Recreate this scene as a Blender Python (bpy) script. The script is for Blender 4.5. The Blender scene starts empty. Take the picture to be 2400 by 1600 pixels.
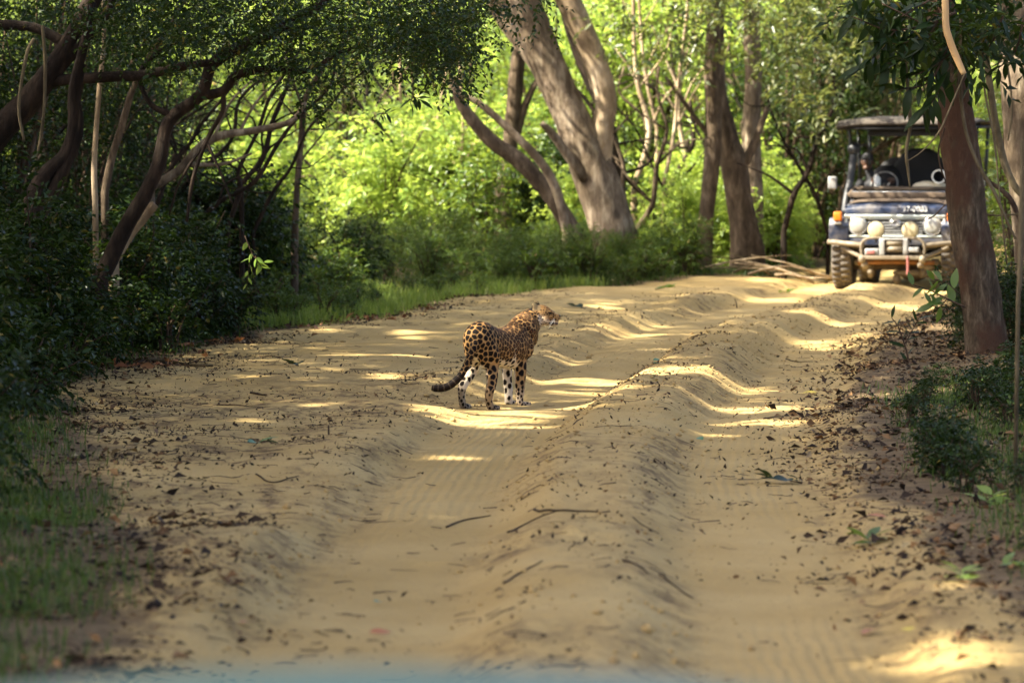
import bpy, bmesh, math, random
import numpy as np
from mathutils import Vector, Matrix, kdtree

rng = np.random.default_rng(7)
random.seed(7)
SC = bpy.context.scene
COL = SC.collection
R = math.radians

# ------------------------------------------------------------------ camera
F = 10000.0                      # focal length in photo pixels (2400 wide)
CAMZ = 2.05
TH = math.atan(491 / F)
cam_d = bpy.data.cameras.new('camera')
cam = bpy.data.objects.new('camera', cam_d)
COL.objects.link(cam)
cam.location = (0, 0, CAMZ)
cam.rotation_euler = (math.pi / 2 - TH, 0, 0)
cam_d.sensor_width = 36
cam_d.lens = 36 * F / 2400
cam_d.clip_start = 0.1
cam_d.clip_end = 2000
cam_d.dof.use_dof = True
cam_d.dof.focus_distance = 31.8
cam_d.dof.aperture_fstop = 3.6
SC.camera = cam

# ------------------------------------------------------------------ light
SUN_EL = R(47)
SUN_AZ = R(16)                   # from the left, a little from behind the camera
TOSUN = np.array([-math.cos(SUN_EL) * math.cos(SUN_AZ), -math.cos(SUN_EL) * math.sin(SUN_AZ), math.sin(SUN_EL)])
w = bpy.data.worlds.new('World'); SC.world = w; w.use_nodes = True
nt = w.node_tree
sky = nt.nodes.new('ShaderNodeTexSky'); sky.sky_type = 'NISHITA'; sky.sun_disc = False
sky.sun_elevation = SUN_EL
sky.sun_rotation = math.atan2(TOSUN[0], TOSUN[1])
sky.air_density = 0.4; sky.dust_density = 4.0; sky.ozone_density = 0.0
bg = nt.nodes['Background']; bg.inputs['Strength'].default_value = 0.15
nt.links.new(sky.outputs['Color'], bg.inputs['Color'])
sd = bpy.data.lights.new('sun', 'SUN'); sd.energy = 5.0; sd.angle = R(0.53); sd.color = (1.0, 0.92, 0.76)
so = bpy.data.objects.new('sun', sd); COL.objects.link(so)
so.rotation_euler = Vector((-TOSUN[0], -TOSUN[1], -TOSUN[2])).to_track_quat('-Z', 'Y').to_euler()
so.location = (-20, 0, 30)
SC.view_settings.view_transform = 'Standard'
SC.view_settings.look = 'None'
SC.view_settings.exposure = 2.3
SC.view_settings.gamma = 1
SC.cycles.use_denoising = True
SC.cycles.max_bounces = 6
SC.cycles.diffuse_bounces = 3
SC.cycles.glossy_bounces = 2
SC.cycles.transmission_bounces = 4
SC.cycles.transparent_max_bounces = 4
SC.cycles.sample_clamp_indirect = 6

# ------------------------------------------------------------------ pixel helpers
def ray(px, py):
    u = (px - 1200) / F; v = (800 - py) / F
    return np.array([u, math.cos(TH) + v * math.sin(TH), -math.sin(TH) + v * math.cos(TH)])
def P(px, py, Y):
    d = ray(px, py)
    return np.array([0, 0, CAMZ]) + d * (Y / d[1])
def G(px, py):
    d = ray(px, py)
    return (np.array([0, 0, CAMZ]) + d * (CAMZ / -d[2]))[:2]

# ------------------------------------------------------------------ noise
def _hash(ix, iy, seed):
    n = (ix.astype(np.int64) * 374761393 + iy.astype(np.int64) * 668265263 + seed * 974634777) & 0x7fffffff
    n = ((n ^ (n >> 13)) * 1274126177) & 0x7fffffff
    n = (n ^ (n >> 16)) & 0xffff
    return n / 65535.0
def vnoise(x, y, seed=0):
    x = np.asarray(x, float); y = np.asarray(y, float)
    ix = np.floor(x); iy = np.floor(y); fx = x - ix; fy = y - iy
    fx = fx * fx * (3 - 2 * fx); fy = fy * fy * (3 - 2 * fy)
    a = _hash(ix, iy, seed); b = _hash(ix + 1, iy, seed); c = _hash(ix, iy + 1, seed); d = _hash(ix + 1, iy + 1, seed)
    return (a * (1 - fx) + b * fx) * (1 - fy) + (c * (1 - fx) + d * fx) * fy
def fbm(x, y, seed=0, o=4):
    s = 0; a = .5
    for i in range(o):
        s = s + a * (vnoise(x * 2 ** i + i * 17.3, y * 2 ** i + i * 9.1, seed + i) - .5); a *= .5
    return s
def sstep(a, b, x):
    t = np.clip((np.asarray(x, float) - a) / (b - a), 0, 1); return t * t * (3 - 2 * t)

# ------------------------------------------------------------------ terrain functions
def smooth_curve(pts):
    ys = np.array([p[1] for p in pts]); xs = np.array([p[0] for p in pts])
    yy = np.arange(-20, 140, .25); xx = np.interp(yy, ys, xs)
    k = np.exp(-np.linspace(-2, 2, 17) ** 2); k /= k.sum()
    xp = np.pad(xx, 8, mode='edge'); xx = np.convolve(xp, k, 'valid')
    return lambda Y: np.interp(Y, yy, xx)
XC = smooth_curve([(0, -20), (.05, 8), (.23, 18), (.41, 23), (.72, 28.8), (1.39, 34.7), (2.34, 42.6), (3.33, 47.6), (4.57, 53.8), (6.2, 61), (10, 75), (18, 100), (26, 140)])
XL = smooth_curve([(-1.6, -20), (-1.5, 16.8), (-1.62, 18.8), (-1.95, 21.8), (-2.5, 25.9), (-3.05, 29.7), (-3.4, 32), (-2.9, 36.5), (-2.45, 40.9), (-1.8, 43), (-1.35, 45), (-.96, 48.1), (-.45, 50.5), (.53, 53), (1.64, 54.6), (3.3, 57.6), (4.3, 60), (8.2, 75), (16, 100), (24, 140)])
XR = smooth_curve([(2.2, -20), (2.12, 17.5), (1.9, 18.8), (2.03, 21.8), (2.13, 26.6), (2.4, 31.5), (2.94, 35.9), (3.75, 41.8), (4.9, 47.6), (6.3, 53.8), (7.6, 61), (11.7, 75), (20, 100), (28, 140)])

def heading(Y):
    dx = (XC(Y + .5) - XC(Y - .5)); return 1 / np.sqrt(1 + dx * dx)
def hgt(X, Y):
    X = np.asarray(X, float); Y = np.asarray(Y, float)
    s = (X - XC(Y)) * heading(Y)
    wob = .14 * fbm(Y * .35, Y * 0 + 3.1, 5, 2)
    s = s + wob
    amp = .8 + .9 * (vnoise(Y * .33, Y * 0, 21))
    edge_n = .10 * fbm(X * 1.6, Y * 1.3, 24, 3)
    ridge = .122 * (1 - sstep(.16, .56, np.abs(s) + edge_n)) * amp
    shL = .098 * sstep(1.22, 1.52, -s + edge_n) * (1 - .55 * sstep(1.6, 2.3, -s)) * (.5 + 1.1 * vnoise(Y * .55, Y * 0 + 7, 22))
    shR = .095 * sstep(1.22, 1.50, s + edge_n) * (1 - .5 * sstep(1.6, 2.2, s)) * (.5 + 1.1 * vnoise(Y * .55, Y * 0 + 9, 23))
    z = ridge + shL + shR
    out = sstep(1.4, 2.6, np.abs(s))
    z = z + out * (.05 + .10 * (fbm(X * .5, Y * .5, 31, 3) + .2))
    rutn = np.exp(-((np.abs(s) - .85) / .5) ** 2)
    # washboard swells and lumps of loose sand
    z = z + .045 * fbm(X * .30, Y * .33, 41, 2) * (1 - .3 * rutn)
    z = z + .05 * fbm(X * .9, Y * 1.0, 43, 3) * (1 - .8 * rutn)
    crest = np.exp(-(np.abs(s) / .5) ** 2) + .7 * np.exp(-((np.abs(s) - 1.6) / .35) ** 2)
    z = z + (.055 * fbm(X * 3.0, Y * 2.6, 47, 4)) * np.clip(crest, 0, 1)
    z = z + .04 * fbm(s * 3.2, Y * .22, 53, 3) * sstep(2.2, 1.6, np.abs(s)) + .012 * fbm(s * 11, Y * .5, 57, 2) * sstep(2.2, 1.6, np.abs(s))
    bank = np.maximum(XL(Y) - X, X - XR(Y))
    z = z + .16 * sstep(0, 3.5, bank) + .05 * fbm(X * .8, Y * .8, 51, 2) * sstep(0, 1, bank)
    # where the animal stands the sand is trodden level
    wl = np.exp(-(((X + .13) / .75) ** 2 + ((Y - 31.8) / .75) ** 2) ** 2)
    z = z * (1 - wl)
    wj = np.exp(-(((X - 5.2) / 1.6) ** 2 + ((Y - 57.0) / 2.6) ** 2) ** 2)
    z = z * (1 - wj) + wj * .0
    return z
def hz(x, y):
    return float(hgt(np.array([x]), np.array([y]))[0])

# ------------------------------------------------------------------ sun patches: gaps in the leaf roof, as ground areas
PATCH = []   # (cx, cy, rx, ry, slant)
def patch(x0, y0, x1, y1, sl=0.0):
    a = G(x0, y1); b = G(x1, y0); c = (a + b) / 2
    PATCH.append((c[0], c[1], abs(b[0] - a[0]) / 2, abs(b[1] - a[1]) / 2, sl))
for q in [(880, 905, 1010, 945), (1000, 950, 1330, 1008), (1235, 885, 1500, 905), (1290, 912, 1500, 930), (1300, 938, 1560, 962),
          (1380, 960, 1540, 1000), (1480, 880, 1640, 905), (1520, 915, 1660, 930), (1440, 780, 1540, 800),
          (1600, 905, 1830, 925), (1640, 950, 1880, 965), (1690, 980, 1920, 1000), (1600, 1010, 1760, 1022), (1850, 1020, 1930, 1035),
          (1640, 775, 1720, 800), (1450, 745, 1560, 775), (1870, 795, 1990, 826), (2010, 780, 2110, 800), (1880, 750, 1990, 768), (2060, 708, 2200, 728),
          (1960, 690, 2080, 704), (1540, 708, 1680, 722), (1750, 700, 1880, 712), (1400, 735, 1480, 747),
          (2140, 1500, 2420, 1640), (2250, 1405, 2420, 1450), (1000, 1068, 1170, 1082), (590, 1000, 690, 1022), (760, 895, 880, 918),
          (540, 835, 680, 850), (740, 795, 850, 806), (940, 800, 1050, 818), (1550, 850, 1620, 868),(1240,840,1400,852),
          (2020, 870, 2110, 890), (640, 690, 1030, 762), (150, 820, 330, 850), (420, 600, 560, 690), (700, 560, 900, 640), (2180, 780, 2300, 810)]:
    patch(*q)
for q in [(1120, 925, 1260, 985)]:
    patch(*q)
SOLID = []
def patch3(px_, py_, Y, rx, ry, dst=None):
    PATCH_ = PATCH if dst is None else dst
    p = P(px_, py_, Y); t = p[2] / TOSUN[2]; PATCH_.append((p[0] - TOSUN[0] * t, p[1] - TOSUN[1] * t, rx, ry, 0))
patch3(2240, 430, 36.5, .22, .22); patch3(2250, 540, 36.5, .12, .12); patch3(2225, 60, 30.5, .25, .25); patch3(2240, 140, 30.5, .25, .2); patch3(2360, 150, 40.4, .35, .5); patch3(2300, 620, 36.5, .06, .1)
patch3(1112, 775, 31.5, .20, .16, SOLID); patch3(1180, 800, 31.8, .1, .1, SOLID); patch3(1235, 742, 32.2, .14, .14, SOLID); patch3(1285, 740, 32.3, .16, .13, SOLID); patch3(1192, 900, 32.1, .10, .10, SOLID); patch3(1100, 880, 31.6, .10, .10, SOLID)
for q in [(1060, 962, 1330, 985), (1020, 925, 1075, 940), (1500, 915, 1600, 930), (1640, 985, 1860, 996), (1960, 668, 2200, 682), (800, 702, 1000, 748), (2200, 1510, 2420, 1600)]:
    a_ = G(q[0], q[3]); b_ = G(q[2], q[1]); c_ = (a_ + b_) / 2; SOLID.append((c_[0], c_[1], abs(b_[0] - a_[0]) / 2, abs(b_[1] - a_[1]) / 2 + .05, 0))
patch3(310, 540, 37.2, .25, .3); patch3(600, 600, 36.6, .3, .3); patch3(60, 450, 37, .5, .5); patch3(250, 30, 36, .25, .3)
def lit(gx, gy):
    m = np.zeros(gx.shape, bool)
    jx = .35 * fbm(gx * .9, gy * .9, 61, 3); jy = .7 * fbm(gx * .7 + 5, gy * .7, 62, 3)
    for cx, cy, rx, ry, sl in PATCH:
        d = ((gx + jx * .8 - cx) / (rx * 1.05)) ** 2 + ((gy + jy - cy) / (ry * .9 + .08)) ** 2
        m |= d < 1
    m &= (vnoise(gx * 2.3 + 1, gy * 3.1, 77) * .6 + vnoise(gx * 5.2, gy * 5.7, 78) * .4) > .37
    for cx, cy, rx, ry, sl in SOLID: m |= ((gx + jx * .3 - cx) / rx) ** 2 + ((gy + jy * .3 - cy) / ry) ** 2 < 1
    # scattered small gaps in the woodland to either side
    n = vnoise(gx * 1.1 + 3, gy * 1.1, 71) * .6 + vnoise(gx * 2.9, gy * 2.9 + 4, 72) * .4
    wood = (gx < XL(gy) - .1) | (gx > XR(gy) + .15)
    m |= wood & (n > .71) & (gy > 27)
    return m
def shaded_ok(p):
    """True for leaves that may stay: their shadow misses the sun patches."""
    t = p[:, 2] / TOSUN[2]
    gx = p[:, 0] - TOSUN[0] * t; gy = p[:, 1] - TOSUN[1] * t
    return ~(lit(gx, gy) & (np.random.default_rng(len(gx)).random(len(gx)) > .05))

# ------------------------------------------------------------------ object helpers
def link(o, parent=None):
    COL.objects.link(o)
    if parent is not None: o.parent = parent
    return o
def tag(o, label=None, cat=None, group=None, kind=None):
    if label: o['label'] = label
    if cat: o['category'] = cat
    if group: o['group'] = group
    if kind: o['kind'] = kind
    return o
def empty(name, loc=(0, 0, 0), rz=0):
    o = bpy.data.objects.new(name, None); o.empty_display_size = .1
    o.location = loc; o.rotation_euler = (0, 0, rz); COL.objects.link(o); return o
def np_mesh(name, V, Fc, smooth=False, attrs=None):
    me = bpy.data.meshes.new(name)
    V = np.asarray(V, np.float32); Fc = np.asarray(Fc, np.int32)
    k = Fc.shape[1]
    me.vertices.add(len(V)); me.vertices.foreach_set('co', V.ravel())
    me.loops.add(Fc.size); me.loops.foreach_set('vertex_index', Fc.ravel())
    me.polygons.add(len(Fc)); me.polygons.foreach_set('loop_start', np.arange(0, Fc.size, k, dtype=np.int32))
    try: me.polygons.foreach_set('loop_total', np.full(len(Fc), k, np.int32))
    except Exception: pass
    if attrs:
        for nme, arr in attrs.items():
            arr = np.asarray(arr, np.float32)
            if arr.ndim == 1:
                a = me.attributes.new(nme, 'FLOAT', 'POINT'); a.data.foreach_set('value', arr)
            else:
                a = me.attributes.new(nme, 'FLOAT_COLOR', 'POINT'); a.data.foreach_set('color', arr.ravel())
    me.update(calc_edges=True)
    if smooth: me.polygons.foreach_set('use_smooth', np.ones(len(Fc), bool))
    return me
def obj(name, me, mat=None, parent=None):
    if mat is not None and len(me.materials) == 0: me.materials.append(mat)
    return link(bpy.data.objects.new(name, me), parent)
def local(V, origin):
    return np.asarray(V) - np.asarray(origin)

def catmull(pts, n=5):
    p = np.asarray(pts, float)
    if len(p) < 3: return p
    q = np.vstack([2 * p[0] - p[1], p, 2 * p[-1] - p[-2]])
    out = []
    for i in range(1, len(q) - 2):
        for t in np.linspace(0, 1, n, endpoint=False):
            a, b, c, d = q[i - 1], q[i], q[i + 1], q[i + 2]
            out.append(.5 * ((2 * b) + (c - a) * t + (2 * a - 5 * b + 4 * c - d) * t * t + (3 * b - a - 3 * c + d) * t ** 3))
    out.append(p[-1]); return np.array(out)
def tube(pts, rad, sides=8, rough=0.0, seed=0, cap=True):
    """closed tapered tube -> verts, tri faces"""
    p = np.asarray(pts, float); r = np.asarray(rad, float)
    n = len(p)
    T = np.gradient(p, axis=0); T /= np.linalg.norm(T, axis=1)[:, None] + 1e-9
    ref = np.array([0, 0, 1.]) if abs(T[0][2]) < .9 else np.array([0, 1., 0])
    N = np.cross(T[0], ref); N /= np.linalg.norm(N)
    V = []; rr = np.random.default_rng(seed + n)
    ph = np.linspace(0, 2 * math.pi, sides, endpoint=False)
    lob = rr.normal(0, 1, sides)
    for i in range(n):
        N = N - T[i] * np.dot(N, T[i]); N /= np.linalg.norm(N) + 1e-9
        B = np.cross(T[i], N)
        if rough: lob = .8 * lob + .6 * rr.normal(0, 1, sides)
        rad_i = r[i] * (1 + rough * lob)
        V.append(p[i] + np.outer(np.cos(ph) * rad_i, N) + np.outer(np.sin(ph) * rad_i, B))
    V = np.vstack(V); Fc = []
    for i in range(n - 1):
        for j in range(sides):
            a = i * sides + j; b = i * sides + (j + 1) % sides; c = a + sides; d = b + sides
            Fc += [(a, b, d), (a, d, c)]
    if cap:
        V = np.vstack([V, p[0], p[-1]]); k = len(V)
        for j in range(sides):
            Fc.append((k - 2, (j + 1) % sides, j))
            Fc.append((k - 1, (n - 1) * sides + j, (n - 1) * sides + (j + 1) % sides))
    return V, np.array(Fc)
def merge(parts):
    Vs = []; Fs = []; o = 0
    for V, Fc in parts:
        Vs.append(np.asarray(V)); Fs.append(np.asarray(Fc) + o); o += len(V)
    return np.vstack(Vs), np.vstack(Fs)

# ------------------------------------------------------------------ materials
def mat_new(name):
    m = bpy.data.materials.new(name); m.use_nodes = True
    n = m.node_tree.nodes; l = m.node_tree.links
    return m, n, l, n['Principled BSDF']
def ramp(n, stops):
    r = n.new('ShaderNodeValToRGB'); e = r.color_ramp.elements
    while len(e) > len(stops): e.remove(e[-1])
    while len(e) < len(stops): e.new(.5)
    for i, (p, c) in enumerate(stops):
        e[i].position = p; e[i].color = (*c, 1)
    return r
def noise(n, l, scale, detail=4, coord='Object', rough=.6, stretch=None, dist=0):
    t = n.new('ShaderNodeTexCoord'); x = n.new('ShaderNodeTexNoise')
    x.inputs['Scale'].default_value = scale; x.inputs['Detail'].default_value = detail
    x.inputs['Roughness'].default_value = rough; x.inputs['Distortion'].default_value = dist
    if stretch:
        mp = n.new('ShaderNodeMapping'); mp.inputs['Scale'].default_value = stretch
        l.new(t.outputs[coord], mp.inputs['Vector']); l.new(mp.outputs['Vector'], x.inputs['Vector'])
    else: l.new(t.outputs[coord], x.inputs['Vector'])
    return x
def leaf_mat(name, cols, trans=.35, tcol=(.45, .55, .06), rough=.42, spec=.5):
    m, n, l, p = mat_new(name)
    a = n.new('ShaderNodeAttribute'); a.attribute_name = 'tint'
    r = ramp(n, cols); l.new(a.outputs['Fac'], r.inputs['Fac'])
    l.new(r.outputs['Color'], p.inputs['Base Color'])
    p.inputs['Roughness'].default_value = rough; p.inputs['Specular IOR Level'].default_value = spec
    if trans:
        tr = n.new('ShaderNodeBsdfTranslucent')
        mx = n.new('ShaderNodeMix'); mx.data_type = 'RGBA'; mx.blend_type = 'MULTIPLY'; mx.inputs['Factor'].default_value = 1
        sc = n.new('ShaderNodeMix'); sc.data_type = 'RGBA'; sc.inputs['Factor'].default_value = .55
        l.new(r.outputs['Color'], sc.inputs['A']); sc.inputs['B'].default_value = (*tcol, 1)
        l.new(sc.outputs['Result'], tr.inputs['Color'])
        s = n.new('ShaderNodeMixShader'); s.inputs['Fac'].default_value = trans
        l.new(p.outputs['BSDF'], s.inputs[1]); l.new(tr.outputs['BSDF'], s.inputs[2])
        l.new(s.outputs['Shader'], n['Material Output'].inputs['Surface'])
    return m
def bark_mat(name, c1, c2, c3, scale=6, bump=.6, patchy=None):
    m, n, l, p = mat_new(name)
    x = noise(n, l, scale, 8, stretch=(1, 1, .28), rough=.65, dist=.4)
    r = ramp(n, [(.30, c1), (.5, c2), (.70, c3)]); l.new(x.outputs['Fac'], r.inputs['Fac'])
    out = r.outputs['Color']
    y = noise(n, l, 1.7, 4, stretch=(1, 1, .6), rough=.7)
    r2 = ramp(n, [(.45, (0, 0, 0)), (.56, (1, 1, 1))]); l.new(y.outputs['Fac'], r2.inputs['Fac'])
    mx = n.new('ShaderNodeMix'); mx.data_type = 'RGBA'
    l.new(r2.outputs['Color'], mx.inputs['Factor']); l.new(out, mx.inputs['A'])
    mx.inputs['B'].default_value = (*(patchy or tuple(.75 * c for c in c3)), 1)
    if patchy is None:
        mx.blend_type = 'MULTIPLY'; mx.inputs['B'].default_value = (.62, .60, .55, 1)
    l.new(mx.outputs['Result'], p.inputs['Base Color'])
    p.inputs['Roughness'].default_value = .9; p.inputs['Specular IOR Level'].default_value = .2
    z = noise(n, l, scale * 3.2, 8, stretch=(1, 1, .35), rough=.7)
    b = n.new('ShaderNodeBump'); b.inputs['Strength'].default_value = bump; b.inputs['Distance'].default_value = .03
    l.new(z.outputs['Fac'], b.inputs['Height']); l.new(b.outputs['Normal'], p.inputs['Normal'])
    return m
def plain(name, c, rough=.5, metal=0, dirt=None, dscale=6, dlo=.45, dhi=.65, spec=.5, coat=0):
    m, n, l, p = mat_new(name)
    p.inputs['Base Color'].default_value = (*c, 1); p.inputs['Roughness'].default_value = rough
    p.inputs['Metallic'].default_value = metal; p.inputs['Specular IOR Level'].default_value = spec
    p.inputs['Coat Weight'].default_value = coat
    if dirt:
        x = noise(n, l, dscale, 7, rough=.7)
        r = ramp(n, [(dlo, c), (dhi, dirt)]); l.new(x.outputs['Fac'], r.inputs['Fac'])
        l.new(r.outputs['Color'], p.inputs['Base Color'])
        rr = ramp(n, [(dlo, (rough,) * 3), (dhi, (.95,) * 3)]); l.new(x.outputs['Fac'], rr.inputs['Fac'])
        l.new(rr.outputs['Color'], p.inputs['Roughness'])
    return m

M = {}
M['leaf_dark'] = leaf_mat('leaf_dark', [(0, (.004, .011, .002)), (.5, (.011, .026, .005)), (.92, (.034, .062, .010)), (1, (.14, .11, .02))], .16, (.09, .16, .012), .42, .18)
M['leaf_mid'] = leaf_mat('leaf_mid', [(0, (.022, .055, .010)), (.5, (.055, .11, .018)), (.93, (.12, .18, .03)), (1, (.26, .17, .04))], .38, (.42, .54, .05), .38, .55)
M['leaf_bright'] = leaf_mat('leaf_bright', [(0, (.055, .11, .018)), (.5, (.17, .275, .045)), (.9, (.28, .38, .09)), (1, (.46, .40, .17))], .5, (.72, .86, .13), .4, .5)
M['leaf_belt'] = leaf_mat('leaf_belt', [(0, (.014, .036, .006)), (.5, (.036, .074, .012)), (.93, (.085, .13, .022)), (1, (.22, .15, .04))], .32, (.28, .38, .035), .42, .3)  # leaf_mid darkened for the belt, its shade put into the colour
M['leaf_canopy'] = leaf_mat('leaf_canopy', [(0, (.02, .05, .012)), (1, (.07, .12, .02))], .42, (.62, .60, .16))
M['leaf_olive'] = leaf_mat('leaf_olive', [(0, (.028, .045, .014)), (.6, (.065, .09, .025)), (1, (.15, .14, .05))], .3, (.3, .34, .06), .4, .5)
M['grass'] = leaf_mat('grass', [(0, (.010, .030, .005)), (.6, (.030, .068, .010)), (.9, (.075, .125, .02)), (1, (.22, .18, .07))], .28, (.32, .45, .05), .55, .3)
M['litter'] = leaf_mat('litter', [(0, (.016, .011, .008)), (.45, (.05, .030, .016)), (.72, (.14, .075, .032)), (.9, (.26, .15, .065)), (1, (.34, .27, .14))], 0, rough=.8, spec=.2)
M['litter_red'] = leaf_mat('litter_red', [(0, (.10, .035, .015)), (.5, (.26, .10, .04)), (1, (.42, .22, .10))], .15, (.5, .2, .05), rough=.7, spec=.2)
M['leaf_yellow'] = plain('leaf_yellow', (.55, .42, .06), .6)
M['leaf_orange'] = plain('leaf_orange', (.36, .13, .045), .6)
M['leaf_green'] = plain('leaf_green', (.05, .14, .03), .45)
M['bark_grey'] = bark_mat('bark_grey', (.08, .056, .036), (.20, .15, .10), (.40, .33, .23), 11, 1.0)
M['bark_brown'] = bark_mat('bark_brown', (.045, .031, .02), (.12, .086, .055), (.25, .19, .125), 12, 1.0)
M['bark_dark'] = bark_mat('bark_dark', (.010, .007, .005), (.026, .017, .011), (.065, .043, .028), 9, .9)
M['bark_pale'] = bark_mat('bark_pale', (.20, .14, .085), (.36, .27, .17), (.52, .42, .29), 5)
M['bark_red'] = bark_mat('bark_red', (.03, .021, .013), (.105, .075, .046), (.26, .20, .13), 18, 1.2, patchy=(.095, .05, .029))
M['twig'] = bark_mat('twig', (.03, .019, .012), (.075, .048, .03), (.16, .11, .07), 12)
M['vine'] = bark_mat('vine', (.07, .055, .03), (.14, .11, .06), (.24, .19, .11), 12)
M['branch_tan'] = bark_mat('branch_tan', (.38, .22, .09), (.50, .32, .14), (.58, .42, .22), 9, .2, patchy=(.50, .33, .15))

def tread_nodes(n, l, tc):
    def mth(op, a, b=None):
        k = n.new('ShaderNodeMath'); k.operation = op
        for i, v in enumerate((a, b)):
            if v is None: continue
            if isinstance(v, (int, float)): k.inputs[i].default_value = v
            else: l.new(v, k.inputs[i])
        return k.outputs[0]
    s = n.new('ShaderNodeAttribute'); s.attribute_name = 'sroad'
    m = n.new('ShaderNodeAttribute'); m.attribute_name = 'tread'
    sep = n.new('ShaderNodeSeparateXYZ'); l.new(tc.outputs['Object'], sep.inputs[0])
    dn = noise(n, l, 1.1, 2); q = mth('ADD', mth('SUBTRACT', mth('ABSOLUTE', s.outputs['Fac']), .85), mth('MULTIPLY', dn.outputs['Fac'], .12))
    rib = mth('COSINE', mth('MULTIPLY', q, 2 * math.pi / .062))
    lug = mth('COSINE', mth('ADD', mth('MULTIPLY', sep.outputs['Y'], 2 * math.pi / .06), mth('MULTIPLY', q, 14)))
    nz = noise(n, l, 2.5, 3)
    hsum = mth('ADD', mth('MULTIPLY', rib, .5), mth('MULTIPLY', lug, .10))
    return mth('MULTIPLY', mth('MULTIPLY', hsum, m.outputs['Fac']), nz.outputs['Fac'])
def sand_mat():
    m, n, l, p = mat_new('sand')
    tc = n.new('ShaderNodeTexCoord')
    a = n.new('ShaderNodeAttribute'); a.attribute_name = 'litter'
    # dry pale sand with faint tonal drift
    x = noise(n, l, .9, 5, rough=.6)
    r = ramp(n, [(.3, (.42, .290, .108)), (.55, (.48, .342, .140)), (.75, (.52, .384, .166))]); l.new(x.outputs['Fac'], r.inputs['Fac'])
    g = noise(n, l, 160, 3, rough=.7)
    rg = ramp(n, [(.3, (.80, .80, .80)), (.7, (1.1, 1.1, 1.1))]); l.new(g.outputs['Fac'], rg.inputs['Fac'])
    m1 = n.new('ShaderNodeMix'); m1.data_type = 'RGBA'; m1.blend_type = 'MULTIPLY'; m1.inputs['Factor'].default_value = .8
    l.new(r.outputs['Color'], m1.inputs['A']); l.new(rg.outputs['Color'], m1.inputs['B'])
    # tiny dark crumbs of rotted leaf
    v = n.new('ShaderNodeTexVoronoi'); v.inputs['Scale'].default_value = 24; v.inputs['Randomness'].default_value = 1
    mp = n.new('ShaderNodeMapping'); l.new(tc.outputs['Object'], mp.inputs['Vector'])
    nd = noise(n, l, 9, 3)
    ad = n.new('ShaderNodeMix'); ad.data_type = 'RGBA'; ad.blend_type = 'ADD'; ad.inputs['Factor'].default_value = .12
    l.new(mp.outputs['Vector'], ad.inputs['A']); l.new(nd.outputs['Color'], ad.inputs['B']); l.new(ad.outputs['Result'], v.inputs['Vector'])
    cr = ramp(n, [(.09, (1, 1, 1)), (.17, (0, 0, 0))]); l.new(v.outputs['Distance'], cr.inputs['Fac'])
    big = noise(n, l, 2.2, 4); bgr = ramp(n, [(.42, (0, 0, 0)), (.62, (1, 1, 1))]); l.new(big.outputs['Fac'], bgr.inputs['Fac'])
    a2 = n.new('ShaderNodeAttribute'); a2.attribute_name = 'crumb'
    mu = n.new('ShaderNodeMath'); mu.operation = 'MULTIPLY'; l.new(cr.outputs['Color'], mu.inputs[0]); l.new(bgr.outputs['Color'], mu.inputs[1])
    mu2 = n.new('ShaderNodeMath'); mu2.operation = 'MULTIPLY'; l.new(mu.outputs[0], mu2.inputs[0]); l.new(a2.outputs['Fac'], mu2.inputs[1])
    m2 = n.new('ShaderNodeMix'); m2.data_type = 'RGBA'
    l.new(mu2.outputs[0], m2.inputs['Factor']); l.new(m1.outputs['Result'], m2.inputs['A']); m2.inputs['B'].default_value = (.07, .045, .025, 1)
    # crumbly darker earth showing along the broken flanks of the ridges
    fa = n.new('ShaderNodeAttribute'); fa.attribute_name = 'flank'
    fn = noise(n, l, 4.5, 8, rough=.75, stretch=(1.6, .8, 1)); fm = n.new('ShaderNodeMath'); fm.operation = 'MULTIPLY'
    fr = ramp(n, [(.46, (0, 0, 0)), (.60, (1, 1, 1))]); l.new(fn.outputs['Fac'], fr.inputs['Fac']); l.new(fr.outputs['Color'], fm.inputs[0]); l.new(fa.outputs['Fac'], fm.inputs[1])
    mf = n.new('ShaderNodeMix'); mf.data_type = 'RGBA'; l.new(fm.outputs[0], mf.inputs['Factor']); l.new(m2.outputs['Result'], mf.inputs['A']); mf.inputs['B'].default_value = (.15, .098, .048, 1)
    m2 = mf
    # forest soil under litter
    y = noise(n, l, 7, 7, rough=.75)
    rs = ramp(n, [(.3, (.08, .055, .029)), (.55, (.16, .112, .058)), (.75, (.27, .195, .10))]); l.new(y.outputs['Fac'], rs.inputs['Fac'])
    md = noise(n, l, 3.5, 6, rough=.75)
    mm = n.new('ShaderNodeMath'); mm.operation = 'ADD'
    l.new(a.outputs['Fac'], mm.inputs[0])
    mm3 = n.new('ShaderNodeMath'); mm3.operation = 'SUBTRACT'; l.new(md.outputs['Fac'], mm3.inputs[0]); mm3.inputs[1].default_value = .5
    l.new(mm3.outputs[0], mm.inputs[1])
    rm = ramp(n, [(.38, (0, 0, 0)), (.62, (1, 1, 1))]); l.new(mm.outputs[0], rm.inputs['Fac'])
    m3 = n.new('ShaderNodeMix'); m3.data_type = 'RGBA'
    l.new(rm.outputs['Color'], m3.inputs['Factor']); l.new(m2.outputs['Result'], m3.inputs['A']); l.new(rs.outputs['Color'], m3.inputs['B'])
    l.new(m3.outputs['Result'], p.inputs['Base Color'])
    p.inputs['Roughness'].default_value = .95; p.inputs['Specular IOR Level'].default_value = .12
    # relief: grains, lumps, tyre tread
    uv = tread_nodes(n, l, tc)
    b0 = n.new('ShaderNodeBump'); b0.inputs['Strength'].default_value = 1; b0.inputs['Distance'].default_value = .016
    l.new(uv, b0.inputs['Height'])
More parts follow.
